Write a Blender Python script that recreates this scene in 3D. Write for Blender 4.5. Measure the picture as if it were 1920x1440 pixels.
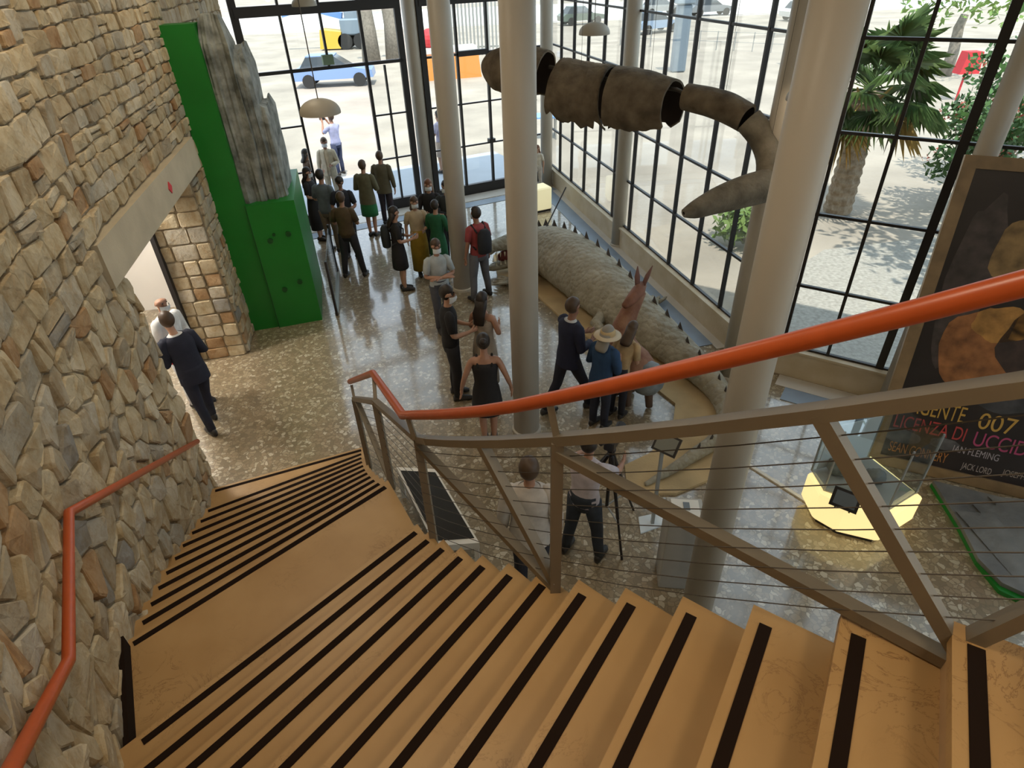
import bpy, bmesh, math, random
import numpy as np
from mathutils import Vector, Matrix, noise
random.seed(7)
for o in list(bpy.data.objects): bpy.data.objects.remove(o)
scene = bpy.context.scene
C = scene.collection
PI = math.pi
def V(*a): return Vector(a)

# ------------------------------------------------------------------ camera
F_PX, NX, NY, EYE = 1142.0, 1023.0, 2346.0, 5.4      # focal length (px of 1920), nadir point, eye height
_d = np.array([(NX-960)/F_PX, (NY-720)/F_PX, 1.0]); _d /= np.linalg.norm(_d)
_f = np.array([0, 0, 1.0]); _y = _f-_d*(_f@_d); _y /= np.linalg.norm(_y)
_x = np.cross(_y, -_d)
RW = np.array([_x, _y, -_d])
cam = bpy.data.cameras.new('camera'); camo = bpy.data.objects.new('camera', cam); C.objects.link(camo)
cx, cy, cz = RW@[1,0,0], RW@[0,-1,0], RW@[0,0,-1]
camo.matrix_world = Matrix(((cx[0],cy[0],cz[0],0),(cx[1],cy[1],cz[1],0),(cx[2],cy[2],cz[2],EYE),(0,0,0,1)))
cam.sensor_width = 36.0; cam.lens = F_PX/1920*36; cam.clip_start = 0.05; cam.clip_end = 600
scene.camera = camo
def proj(p):
    q = RW.T@(np.array([p[0],p[1],p[2]-EYE])); return (960+F_PX*q[0]/q[2], 720+F_PX*q[1]/q[2], q[2])
def at(px, py, z=0.0):                       # where the line of sight meets a height
    v = RW@np.array([(px-960)/F_PX, (py-720)/F_PX, 1.0]); t = (z-EYE)/v[2]
    return Vector((v[0]*t, v[1]*t, z))
def aty(px, py, Y):                          # ... or a distance
    v = RW@np.array([(px-960)/F_PX, (py-720)/F_PX, 1.0]); t = Y/v[1]
    return Vector((v[0]*t, Y, EYE+v[2]*t))

# ------------------------------------------------------------------ light
world = bpy.data.worlds.new('world'); scene.world = world; world.use_nodes = True
bg = world.node_tree.nodes['Background']; bg.inputs[0].default_value = (0.72, 0.86, 1.0, 1); bg.inputs[1].default_value = 1.6
sun = bpy.data.lights.new('sun', 'SUN'); sun.energy = 4.0; sun.angle = 0.01; sun.color = (1, .93, .82)
suno = bpy.data.objects.new('sun', sun); C.objects.link(suno)
_el = math.radians(66); _h = Vector((-.24, .97, 0)).normalized()
suno.rotation_euler = (_h*math.cos(_el)+Vector((0,0,-math.sin(_el)))).to_track_quat('-Z', 'Y').to_euler()
suno.location = (3, -10, 30)
scene.view_settings.view_transform = 'Standard'; scene.view_settings.look = 'None'
scene.view_settings.gamma = 1.0; scene.view_settings.use_curve_mapping = False
scene.view_settings.exposure = 0.35

# added warm fill lamps, out of view, brightening the stair and stone wall
FILL_LAMPS = [(1.2,-1.0,6.75,24), (-.6,1.6,6.75,25), (3.2,-.6,6.75,13), (-2.6,5.2,6.75,28), (-3.2,9.0,6.75,28), (-.9,-2.2,6.75,16)]
for _x,_yy,_z,_e in FILL_LAMPS:
    _l = bpy.data.lights.new('fill_light', 'AREA'); _l.shape = 'DISK'; _l.size = .8; _l.energy = _e; _l.color = (1,.84,.62)
    _o = bpy.data.objects.new('fill_light', _l); C.objects.link(_o); _o.location = (_x,_yy,_z)
# ------------------------------------------------------------------ materials
def nt(m): return m.node_tree.nodes, m.node_tree.links
def mat(name, col, rough=.6, metal=0.0, var=0.0, scale=8.0, bump=0.0, bscale=None, spec=.5, col2=None):
    m = bpy.data.materials.new(name); m.use_nodes = True
    N, L = nt(m); b = N['Principled BSDF']
    b.inputs['Base Color'].default_value = (*col, 1); b.inputs['Roughness'].default_value = rough
    b.inputs['Metallic'].default_value = metal; b.inputs['Specular IOR Level'].default_value = spec
    if var or bump or col2:
        tc = N.new('ShaderNodeTexCoord')
        no = N.new('ShaderNodeTexNoise'); no.inputs['Scale'].default_value = scale; no.inputs['Detail'].default_value = 5
        L.new(tc.outputs['Object'], no.inputs['Vector'])
        r = N.new('ShaderNodeValToRGB'); r.color_ramp.elements[0].position = .3; r.color_ramp.elements[1].position = .7
        a = [max(0, c*(1-var)) for c in col]; z = [min(1, c*(1+var)) for c in col] if col2 is None else col2
        r.color_ramp.elements[0].color = (*a, 1); r.color_ramp.elements[1].color = (*z, 1)
        L.new(no.outputs['Fac'], r.inputs[0]); L.new(r.outputs[0], b.inputs['Base Color'])
        if bump:
            n2 = N.new('ShaderNodeTexNoise'); n2.inputs['Scale'].default_value = bscale or scale*3; n2.inputs['Detail'].default_value = 6
            L.new(tc.outputs['Object'], n2.inputs['Vector'])
            bp = N.new('ShaderNodeBump'); bp.inputs['Strength'].default_value = bump; bp.inputs['Distance'].default_value = .02
            L.new(n2.outputs['Fac'], bp.inputs['Height']); L.new(bp.outputs[0], b.inputs['Normal'])
    return m
def emis(name, col, strength):
    m = bpy.data.materials.new(name); m.use_nodes = True
    N, L = nt(m); b = N['Principled BSDF']
    b.inputs['Base Color'].default_value = (*col, 1)
    b.inputs['Emission Color'].default_value = (*col, 1); b.inputs['Emission Strength'].default_value = strength
    return m
def glass_mat(name, tint=(.95,.97,.96), refl=.09):
    m = bpy.data.materials.new(name); m.use_nodes = True
    N, L = nt(m); N.remove(N['Principled BSDF']); out = N['Material Output']
    t = N.new('ShaderNodeBsdfTransparent'); t.inputs[0].default_value = (*tint, 1)
    g = N.new('ShaderNodeBsdfGlossy'); g.inputs['Roughness'].default_value = .02
    fr = N.new('ShaderNodeFresnel'); fr.inputs[0].default_value = 1.25
    ad = N.new('ShaderNodeMath'); ad.operation = 'MULTIPLY_ADD'; ad.inputs[1].default_value = .28 if refl < .2 else .8; ad.inputs[2].default_value = refl*.2
    mx = N.new('ShaderNodeMixShader')
    L.new(fr.outputs[0], ad.inputs[0]); L.new(ad.outputs[0], mx.inputs[0]); L.new(t.outputs[0], mx.inputs[1]); L.new(g.outputs[0], mx.inputs[2])
    L.new(mx.outputs[0], out.inputs[0]); return m
def terrazzo():
    m = bpy.data.materials.new('terrazzo'); m.use_nodes = True
    N, L = nt(m); b = N['Principled BSDF']; tc = N.new('ShaderNodeTexCoord')
    v1 = N.new('ShaderNodeTexVoronoi'); v1.inputs['Scale'].default_value = 19.0
    nz = N.new('ShaderNodeTexNoise'); nz.inputs['Scale'].default_value = 9; nz.inputs['Detail'].default_value = 3
    mxv = N.new('ShaderNodeMix'); mxv.data_type = 'VECTOR'; mxv.inputs['Factor'].default_value = .09
    L.new(tc.outputs['Object'], nz.inputs['Vector']); L.new(tc.outputs['Object'], mxv.inputs[4]); L.new(nz.outputs['Color'], mxv.inputs[5])
    L.new(mxv.outputs[1], v1.inputs['Vector'])
    v2 = N.new('ShaderNodeTexVoronoi'); v2.feature = 'DISTANCE_TO_EDGE'; v2.inputs['Scale'].default_value = 19.0
    L.new(mxv.outputs[1], v2.inputs['Vector'])
    sp = N.new('ShaderNodeSeparateColor'); L.new(v1.outputs['Color'], sp.inputs[0])
    r = N.new('ShaderNodeValToRGB'); r.color_ramp.interpolation = 'CONSTANT'
    stops = [(0,(.25,.19,.115)),(.16,(.31,.24,.15)),(.36,(.38,.31,.205)),(.52,(.22,.17,.105)),(.66,(.45,.385,.28)),(.78,(.29,.225,.14)),(.93,(.54,.48,.37))]
    while len(r.color_ramp.elements) < len(stops): r.color_ramp.elements.new(.5)
    for e, (p, c) in zip(r.color_ramp.elements, stops): e.position = p; e.color = (*c, 1)
    L.new(sp.outputs[0], r.inputs[0])
    gr = N.new('ShaderNodeValToRGB'); gr.color_ramp.elements[0].position = .035; gr.color_ramp.elements[1].position = .10
    L.new(v2.outputs['Distance'], gr.inputs[0])
    mx = N.new('ShaderNodeMix'); mx.data_type = 'RGBA'; mx.inputs[6].default_value = (.20,.155,.095,1)
    L.new(gr.outputs[0], mx.inputs[0]); L.new(r.outputs[0], mx.inputs[7]); L.new(mx.outputs[2], b.inputs['Base Color'])
    b.inputs['Roughness'].default_value = .3; b.inputs['Coat Weight'].default_value = 1.0; b.inputs['Coat IOR'].default_value = 1.75; b.inputs['Coat Roughness'].default_value = .09
    n3 = N.new('ShaderNodeTexNoise'); n3.inputs['Scale'].default_value = 1.4; L.new(tc.outputs['Object'], n3.inputs['Vector'])
    bp = N.new('ShaderNodeBump'); bp.inputs['Strength'].default_value = .05; bp.inputs['Distance'].default_value = .05
    L.new(n3.outputs['Fac'], bp.inputs['Height']); L.new(bp.outputs[0], b.inputs['Normal'])
    return m
def marble():
    m = bpy.data.materials.new('tread_marble'); m.use_nodes = True
    N, L = nt(m); b = N['Principled BSDF']; tc = N.new('ShaderNodeTexCoord')
    n1 = N.new('ShaderNodeTexNoise'); n1.inputs['Scale'].default_value = 2.2; n1.inputs['Detail'].default_value = 4
    n2 = N.new('ShaderNodeTexNoise'); n2.inputs['Scale'].default_value = 4.5; n2.inputs['Detail'].default_value = 9; n2.inputs['Roughness'].default_value = .65; n2.inputs['Distortion'].default_value = 1.6
    for n in (n1, n2): L.new(tc.outputs['Object'], n.inputs['Vector'])
    r1 = N.new('ShaderNodeValToRGB'); r1.color_ramp.elements[0].position = .3; r1.color_ramp.elements[1].position = .72
    r1.color_ramp.elements[0].color = (.385,.222,.083,1); r1.color_ramp.elements[1].color = (.475,.295,.125,1)
    r2 = N.new('ShaderNodeValToRGB'); e = r2.color_ramp.elements; e[0].position = .485; e[0].color = (0,0,0,1); e[1].position = .5; e[1].color = (1,1,1,1)
    x = e.new(.515); x.color = (0,0,0,1)
    n4 = N.new('ShaderNodeTexNoise'); n4.inputs['Scale'].default_value = 1.7; L.new(tc.outputs['Object'], n4.inputs['Vector'])
    r4 = N.new('ShaderNodeValToRGB'); r4.color_ramp.elements[0].position = .5; r4.color_ramp.elements[1].position = .68
    L.new(n4.outputs['Fac'], r4.inputs[0])
    mu = N.new('ShaderNodeMath'); mu.operation = 'MULTIPLY'
    L.new(n1.outputs['Fac'], r1.inputs[0]); L.new(n2.outputs['Fac'], r2.inputs[0])
    L.new(r2.outputs[0], mu.inputs[0]); L.new(r4.outputs[0], mu.inputs[1])
    mx = N.new('ShaderNodeMix'); mx.data_type = 'RGBA'; mx.inputs[7].default_value = (.24,.125,.045,1)
    L.new(mu.outputs[0], mx.inputs[0]); L.new(r1.outputs[0], mx.inputs[6]); L.new(mx.outputs[2], b.inputs['Base Color'])
    b.inputs['Roughness'].default_value = .42; return m
def ground_mat():
    m = mat('outdoor_sand', (.37,.325,.27), .95, var=.2, scale=.4)
    N, L = nt(m); b = N['Principled BSDF']; tc = N.new('ShaderNodeTexCoord')
    g = N.new('ShaderNodeTexNoise'); g.inputs['Scale'].default_value = 3; g.inputs['Detail'].default_value = 8
    L.new(tc.outputs['Object'], g.inputs['Vector'])
    bp = N.new('ShaderNodeBump'); bp.inputs['Strength'].default_value = .5; bp.inputs['Distance'].default_value = .08
    L.new(g.outputs['Fac'], bp.inputs['Height']); L.new(bp.outputs[0], b.inputs['Normal']); return m

M = {}
STONES = [((.42,.34,.21),(.56,.47,.32)), ((.37,.29,.175),(.50,.41,.27)), ((.48,.40,.27),(.60,.52,.38)), ((.32,.26,.175),(.45,.38,.27)),
          ((.32,.28,.21),(.42,.38,.30)), ((.32,.185,.085),(.46,.32,.18)), ((.40,.35,.265),(.52,.465,.365)), ((.24,.22,.19),(.34,.32,.28))]
for i, (a, b) in enumerate(STONES): M['stone%d' % i] = mat('wall_stone_%d' % i, a, .9, scale=3.5, col2=b, bump=.6, bscale=22)
def mottle(m, scale, lo):
    N, L = nt(m); b = N['Principled BSDF']; src = b.inputs['Base Color'].links[0].from_socket; tc = N.new('ShaderNodeTexCoord')
    n = N.new('ShaderNodeTexNoise'); n.inputs['Scale'].default_value = scale; n.inputs['Detail'].default_value = 8; n.inputs['Roughness'].default_value = .7; L.new(tc.outputs['Object'], n.inputs['Vector'])
    r = N.new('ShaderNodeValToRGB'); r.color_ramp.elements[0].position = .36; r.color_ramp.elements[1].position = .56; r.color_ramp.elements[0].color = lo; r.color_ramp.elements[1].color = (1,1,1,1)
    x = N.new('ShaderNodeMix'); x.data_type = 'RGBA'; x.blend_type = 'MULTIPLY'; x.inputs[0].default_value = 1
    L.new(n.outputs['Fac'], r.inputs[0]); L.new(src, x.inputs[6]); L.new(r.outputs[0], x.inputs[7]); L.new(x.outputs[2], b.inputs['Base Color'])
for i in range(8): mottle(M['stone%d' % i], 6.5, (.78,.68,.54,1))
M['mortar'] = mat('mortar', (.30,.235,.15), .95, var=.25, scale=9, bump=.5)
M['concrete'] = mat('lintel_concrete', (.50,.43,.31), .85, var=.10, scale=3, bump=.15, bscale=40)
M['terrazzo'] = terrazzo(); M['marble'] = marble()
M['strip'] = mat('antislip', (.014,.007,.004), .95, spec=.15)
M['riser'] = mat('riser_marble', (.42,.27,.14), .5, var=.15, scale=5)
M['orange'] = mat('orange_paint', (.46,.080,.016), .35, var=.05, scale=20)
M['steel'] = mat('taupe_steel', (.21,.172,.122), .45, .2, var=.06, scale=6)
M['steel_grey'] = mat('grey_steel', (.33,.34,.33), .4, .3)
M['cable'] = mat('wire_rope', (.07,.06,.05), .5, .3)
M['white'] = mat('white_paint', (.50,.455,.385), .45, var=.03, scale=2)
M['wallwhite'] = mat('plaster', (.80,.78,.74), .9)
M['ceiling'] = mat('ceiling_paint', (.78,.74,.68), .95)
M['black'] = mat('black_frame', (.018,.015,.015), .45)
M['dkframe'] = mat('bronze_frame', (.05,.04,.04), .45)
M['glass'] = glass_mat('window_glass'); M['caseglass'] = glass_mat('case_glass', (.95,.98,.98), .15)
M['green'] = mat('green_paint', (.005,.18,.016), .42, var=.08, scale=2)
M['greend'] = mat('green_hole', (.002,.07,.006), .6)
M['rock'] = mat('grey_rock', (.085,.092,.08), .7, scale=5, col2=(.33,.345,.315), bump=1.0, bscale=11)
M['rockd'] = mat('dark_slab_rock', (.10,.10,.10), .5, scale=2.5, col2=(.22,.22,.21), bump=.7, bscale=9)
M['bone'] = mat('fossil_brown', (.075,.055,.034), .85, scale=5, col2=(.19,.15,.10), bump=.8, bscale=18)
M['bonel'] = mat('fossil_grey', (.10,.085,.06), .85, scale=5, col2=(.23,.20,.15), bump=.8, bscale=18)
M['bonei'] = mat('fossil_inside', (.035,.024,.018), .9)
M['croc'] = mat('croc_hide', (.25,.22,.155), .7, scale=3, col2=(.39,.355,.275), bump=.6, bscale=30)
def scales(m, sc_, st_):
    N, L = nt(m); b = N['Principled BSDF']; tc = N.new('ShaderNodeTexCoord'); v = N.new('ShaderNodeTexVoronoi'); v.inputs['Scale'].default_value = sc_
    L.new(tc.outputs['Object'], v.inputs['Vector']); bp = N.new('ShaderNodeBump'); bp.inputs['Strength'].default_value = st_; bp.inputs['Distance'].default_value = .04; bp.invert = True
    L.new(v.outputs['Distance'], bp.inputs['Height'])
    for l in list(b.inputs['Normal'].links): L.new(l.from_socket, bp.inputs['Normal'])
    L.new(bp.outputs[0], b.inputs['Normal'])
scales(M['croc'], 11, .8)
M['crocd'] = mat('croc_scute', (.06,.05,.045), .7)
M['crocm'] = mat('croc_mouth', (.16,.03,.025), .5)
M['croco'] = mat('croc_ochre', (.42,.20,.07), .7, var=.2, scale=6)
M['tooth'] = mat('tooth', (.72,.66,.50), .5)
M['sand'] = mat('display_sand', (.50,.37,.20), .9, var=.12, scale=2.5, bump=.3, bscale=30)
M['bluegrey'] = mat('blue_grey_stone', (.24,.30,.38), .4, var=.08, scale=3)
M['curb'] = mat('curb_stone', (.50,.40,.26), .8, scale=2.5, col2=(.62,.53,.40), bump=.3, bscale=25)
M['pale'] = mat('pale_slab', (.62,.58,.52), .35, var=.06, scale=3)
M['lampshade'] = mat('lamp_enamel', (.40,.37,.31), .5)
M['lampin'] = mat('lamp_inner', (.55,.45,.38), .6)
M['gold'] = mat('poster_frame_wood', (.25,.165,.085), .45, var=.2, scale=6)
M['greyplinth'] = mat('grey_plinth', (.42,.41,.38), .55, var=.04)
M['yellowlit'] = emis('lit_yellow_panel', (1.0,.80,.36), .72)
M['yellow'] = mat('pale_yellow', (.72,.63,.34), .6)
M['blackglass'] = mat('black_glass', (.012,.013,.016), .08, spec=.8)
M['screen'] = mat('dark_screen', (.15,.18,.21), .2)
M['panelwhite'] = mat('white_base_panel', (.70,.76,.80), .4)
M['sandout'] = ground_mat()
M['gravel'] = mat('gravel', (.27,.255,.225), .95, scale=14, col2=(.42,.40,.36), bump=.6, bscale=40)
M['paveshade'] = mat('shade_tinted_paving', (.40,.43,.48), .6, var=.05, scale=2)  # paving colour tinted blue-grey to carry the building's shade
M['asphalt'] = mat('pale_asphalt', (.62,.60,.57), .9, var=.05, scale=.5)
M['trunk'] = mat('tree_bark', (.26,.23,.19), .95, var=.25, scale=8, bump=.5)
M['palmtrunk'] = mat('palm_bark', (.22,.15,.09), .95, scale=9, col2=(.40,.33,.25), bump=.8, bscale=25)
M['leaf'] = mat('leaf_green', (.055,.13,.03), .6, var=.4, scale=3)
M['leafl'] = mat('leaf_bright', (.16,.26,.06), .6, var=.3, scale=3)
M['frond'] = mat('palm_frond', (.05,.12,.035), .5, scale=2, col2=(.14,.20,.06))
M['dryfrond'] = mat('dry_frond', (.40,.27,.08), .8, var=.3, scale=4)
M['red'] = mat('red_cloth', (.60,.04,.05), .7); M['pinkflower'] = mat('flower_pink', (.62,.16,.12), .7)
M['blue'] = mat('blue_paint', (.14,.28,.58), .5); M['yellowp'] = mat('yellow_paint', (.72,.46,.06), .5)
M['orangep'] = mat('orange_plastic', (.75,.27,.06), .5); M['bluegreyp'] = mat('machine_grey_blue', (.22,.28,.34), .5, .2)
M['tyre'] = mat('rubber', (.03,.03,.03), .9); M['paleplastic'] = mat('pale_plastic', (.75,.73,.68), .5)
M['carglass'] = mat('car_glass', (.05,.06,.07), .1)
SK = [mat('skin_%d' % i, c, .55, var=.06, scale=12) for i, c in enumerate([(.48,.27,.18), (.40,.21,.135), (.30,.15,.095)])]
HAIR = {'dark': mat('hair_dark', (.022,.014,.010), .5), 'brown': mat('hair_brown', (.075,.042,.022), .5), 'grey': mat('hair_grey', (.26,.24,.21), .6), 'red': mat('hair_auburn', (.16,.06,.025), .5)}
_cl = {}
def cloth(c):
    k = tuple(c)
    if k not in _cl: _cl[k] = mat('cloth_%d' % len(_cl), c, .85, var=.16, scale=9, bump=.25, bscale=14)
    return _cl[k]
M['shoe'] = mat('shoe_leather', (.02,.016,.014), .5); M['mask'] = mat('face_mask', (.72,.76,.80), .8); M['eye'] = mat('eye_dark', (.02,.015,.012), .3)

# ------------------------------------------------------------------ mesh helpers
class MB:
    def __init__(s): s.v = []; s.f = []; s.m = []; s.cur = 0
    def add(s, vs, fs):
        o = len(s.v); s.v += [tuple(p) for p in vs]; s.f += [tuple(i+o for i in f) for f in fs]; s.m += [s.cur]*len(fs)
    def box(s, c, size, ax=None, bevel=0.0):
        c = Vector(c); X, Y, Z = ax if ax else (V(1,0,0), V(0,1,0), V(0,0,1)); a, b, h = [k/2 for k in size]
        if bevel <= 0:
            P = [c+X*(i*a)+Y*(j*b)+Z*(k*h) for k in (-1,1) for j in (-1,1) for i in (-1,1)]
            s.add(P, [(0,2,3,1),(4,5,7,6),(0,1,5,4),(2,6,7,3),(0,4,6,2),(1,3,7,5)])
        else:
            e = bevel; R = []
            for (ex, k) in ((e,-h),(0,-h+e),(0,h-e),(e,h)):
                R.append([c+X*x+Y*y+Z*k for x, y in ((-a+ex,-b+e+ex*0),(-a+e+0*ex,-b+ex),(a-e,-b+ex),(a-ex,-b+e),(a-ex,b-e),(a-e,b-ex),(-a+e,b-ex),(-a+ex,b-e))])
            s.loft(R, True)
    def loft(s, rings, cap=True, closed=True):
        n = len(rings[0]); o = len(s.v); fs = []
        for r in rings: s.v += [tuple(p) for p in r]
        for i in range(len(rings)-1):
            for j in range(n if closed else n-1):
                k = (j+1) % n; fs.append((o+i*n+j, o+i*n+k, o+(i+1)*n+k, o+(i+1)*n+j))
        if cap and closed:
            fs.append(tuple(o+j for j in reversed(range(n)))); fs.append(tuple(o+(len(rings)-1)*n+j for j in range(n)))
        s.f += fs; s.m += [s.cur]*len(fs)
    def tube(s, pts, rad, n=10, cap=True, flat=1.0, up=None):
        pts = [Vector(p) for p in pts]
        if not hasattr(rad, '__len__'): rad = [rad]*len(pts)
        rings = []; prev = None
        for i, p in enumerate(pts):
            d = (pts[min(i+1, len(pts)-1)]-pts[max(i-1, 0)]).normalized()
            if prev is None:
                a = up or (V(0,0,1) if abs(d.z) < .9 else V(0,1,0)); u = (a-d*a.dot(d)).normalized()
            else: u = (prev-d*prev.dot(d)).normalized()
            prev = u; w = d.cross(u); r = rad[i]
            off = PI/4 if n == 4 else 0
            rings.append([p+u*(r*math.cos(2*PI*k/n+off))*flat+w*(r*math.sin(2*PI*k/n+off)) for k in range(n)])
        s.loft(rings, cap)
    def bar(s, a, b, w, h=None, up=None): # square section bar
        a = Vector(a); b = Vector(b); d = (b-a).normalized(); h = h or w
        up = up or (V(0,0,1) if abs(d.z) < .95 else V(0,1,0)); Y = d.cross(up).normalized(); Z = Y.cross(d)
        s.box((a+b)/2, ((b-a).length, w, h), (d, Y, Z))
    def lathe(s, c, prof, n=20, cap=True):
        c = Vector(c); s.loft([[c+V(r*math.cos(2*PI*k/n), r*math.sin(2*PI*k/n), z) for k in range(n)] for r, z in prof], cap)
    def prism(s, poly, z0, z1):
        n = len(poly); o = [Vector((p[0],p[1],z0)) for p in poly]+[Vector((p[0],p[1],z1)) for p in poly]
        s.add(o, [tuple(reversed(range(n))), tuple(range(n, 2*n))]+[(i,(i+1)%n,(i+1)%n+n,i+n) for i in range(n)])
    def sphere(s, c, r, n=12, m=8, fn=None):
        c = Vector(c); r = r if hasattr(r, '__len__') else (r,r,r); rings = []
        for i in range(m+1):
            t = PI*i/m; t = max(.02, min(PI-.02, t)); ring = []
            for k in range(n):
                d = V(math.sin(t)*math.cos(2*PI*k/n), math.sin(t)*math.sin(2*PI*k/n), -math.cos(t)); q = fn(d) if fn else 1
                ring.append(c+V(d.x*r[0]*q, d.y*r[1]*q, d.z*r[2]*q))
            rings.append(ring)
        s.loft(rings, True)
    def build(s, name, m, parent=None, smooth=False, loc=None):
        me = bpy.data.meshes.new(name); me.from_pydata(s.v, [], s.f)
        ms = m if isinstance(m, (list, tuple)) else [m]
        for x in ms: me.materials.append(x)
        if len(ms) > 1:
            for p, i in zip(me.polygons, s.m): p.material_index = i
        bm = bmesh.new(); bm.from_mesh(me); bmesh.ops.recalc_face_normals(bm, faces=bm.faces); bm.to_mesh(me); bm.free()
        if smooth:
            for p in me.polygons: p.use_smooth = True
        o = bpy.data.objects.new(name, me); C.objects.link(o)
        if loc is not None: o.location = loc
        if parent: o.parent = parent
        return o
def tag(o, label, cat, group=None):
    o['label'] = label; o['category'] = cat
    if group: o['group'] = group
    return o
def struct(o, label=None, cat=None):
    o['kind'] = 'structure'
    if label: o['label'] = label
    if cat: o['category'] = cat
    return o
def thing(name, label, cat, loc=(0,0,0), rz=0, group=None):
    o = bpy.data.objects.new(name, None); C.objects.link(o); o.location = loc; o.rotation_euler = (0,0,rz)
    o.empty_display_size = .1
    return tag(o, label, cat, group)
def one(name, m, fn, parent=None, smooth=False):
    b = MB(); fn(b); return b.build(name, m, parent, smooth)

# ------------------------------------------------------------------ plan of the hall
NJ = V(-3.84, 5.70, 0); DW = V(-.201, .980, 0).normalized()     # left stone wall line
FJ = NJ+DW*3.27
CAB = V(3.773, 8.045, 0); DA = V(-.235, .972, 0).normalized(); DB = V(.832, -.555, 0).normalized()
BK0 = V(-5.62, 14.71, 0); DK = V(.896, .446, 0).normalized()      # back glazing
CBK = V(1.37, 18.17, 0)
CEIL = 7.0
def Rt(t):                                                       # inner edge of the curved stair
    if t <= 11: return V(.0020*t*t+.0644*t-2.0584, .00311*t*t-.26963*t+6.40016, 0)
    if t < 12: return Rt(11).lerp(Rt(12), t-11)
    return V(.00377*t*t+.03169*t-1.68643, .00348*t*t-.30639*t+6.33079, 0)
H1 = .158
def azt(t): return math.radians(68.6 if t < 1.5 else (64.28-1.59*t if t < 11.5 else .00154*t*t-1.0463*t+55.85))
WP = [V(4.2,-3.6,0), V(2.6,-2.7,0), V(1.2,-1.78,0), V(.1,-.95,0), V(-.62,-.28,0), V(-1.18,.30,0), V(-1.75,.95,0), V(-2.30,1.66,0), V(-2.68,2.40,0), V(-2.84,2.75,0), V(-3.10,3.32,0), V(-3.36,4.05,0), V(-3.58,4.85,0), NJ]
def hit_wall(p, d):
    best = None
    for a, b in zip(WP[:-1], WP[1:]):
        e = b-a; den = d.x*e.y-d.y*e.x
        if abs(den) < 1e-9: continue
        t = ((a.x-p.x)*e.y-(a.y-p.y)*e.x)/den; u = ((a.x-p.x)*d.y-(a.y-p.y)*d.x)/den
        if t > 0 and -.02 <= u <= 1.02 and (best is None or t < best): best = t
    return p+d*(best if best else 2.1)
def Lt(t):
    a = azt(t); return hit_wall(Rt(t), V(-math.sin(a), -math.cos(a), 0))

# floor, ceiling, outside ground
HALL = [WP[0], V(9.8,-3.6,0), V(9.8,4.02,0), CAB, CBK, BK0, FJ, NJ]+[WP[i] for i in range(len(WP)-2, 0, -1)]
floor = struct(one('floor', M['terrazzo'], lambda b: b.prism([(-9.5,-4.5),(9.8,-4.5),(9.8,4.02),(CAB.x,CAB.y),(CBK.x,CBK.y),(BK0.x,BK0.y),(-9.5,13.0)], -.12, 0)))
def ceil(b):
    b.prism([(-9.5,-4.5),(10.1,-4.5),(10.1,4.3),(CAB.x+.2,CAB.y+.25),(CBK.x+.3,CBK.y+.4),(BK0.x-.3,BK0.y+.3),(-9.5,13.2)], CEIL, CEIL+.25)
struct(one('ceiling', M['ceiling'], ceil))
wl = MB()   # left stone wall core (mortar face), with the doorway left open
TH = .75; PW = V(-DW.y, DW.x, 0)      # into the wall
def wallseg(b, p, q, z0, z1, th=TH):
    n = V(-(q-p).y, (q-p).x, 0).normalized(); b.prism([p, q, q+n*th, p+n*th], z0, z1)
for a, b_ in zip(WP[:-1], WP[1:]): wallseg(wl, a, b_, 0, CEIL, .45 if b_ is not NJ else .45)
wallseg(wl, NJ, FJ, 3.42, CEIL)
END = NJ+DW*9.25
wallseg(wl, FJ, END, 0, CEIL)
wall_left = struct(wl.build('wall_left', M['mortar']))

# ------------------------------------------------------------------ stones of the wall (each one its own piece)
def clip(poly, nx, ny, d):
    out = []
    for i in range(len(poly)):
        a = poly[i]; b = poly[(i+1) % len(poly)]; da = a[0]*nx+a[1]*ny-d; db = b[0]*nx+b[1]*ny-d
        if da <= 0: out.append(a)
        if da*db < 0: t = da/(da-db); out.append((a[0]+(b[0]-a[0])*t, a[1]+(b[1]-a[1])*t))
    return out
def voronoi(seeds, box, asp=1.0):
    pts = np.array(seeds); res = []
    for i, p in enumerate(pts):
        dd = ((pts-p)*[1, asp]); o = np.argsort((dd**2).sum(1))[1:17]
        poly = [(box[0],box[2]),(box[1],box[2]),(box[1],box[3]),(box[0],box[3])]
        for j in o:
            q = pts[j]; nx, ny = (q-p)*[1, asp*asp]; mx, my = (p+q)/2
            poly = clip(poly, nx, ny, nx*mx+ny*my)
            if len(poly) < 3: break
        res.append(poly)
    return res
def inset(poly, g):
    out = list(poly)
    n = len(poly); A = sum(poly[i][0]*poly[(i+1)%n][1]-poly[(i+1)%n][0]*poly[i][1] for i in range(n))
    if abs(A) < 1e-5: return []
    sg = 1 if A > 0 else -1
    for i in range(n):
        a = poly[i]; b = poly[(i+1) % n]; ex, ey = b[0]-a[0], b[1]-a[1]; l = math.hypot(ex, ey)
        if l < 1e-6: continue
        nx, ny = sg*ey/l, -sg*ex/l
        out = clip(out, nx, ny, nx*a[0]+ny*a[1]-g)
        if len(out) < 3: return []
    return out
def chamfer(poly, k=.16, mx=.022):
    out = []; n = len(poly)
    for i in range(n):
        a, b, c = poly[i-1], poly[i], poly[(i+1) % n]
        for q in (a, c):
            l = math.hypot(q[0]-b[0], q[1]-b[1]); t = min(k, mx/max(l, 1e-6)); out.append((b[0]+(q[0]-b[0])*t, b[1]+(q[1]-b[1])*t))
    return out
stones = []      # (area in view, verts, faces, material)
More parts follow.
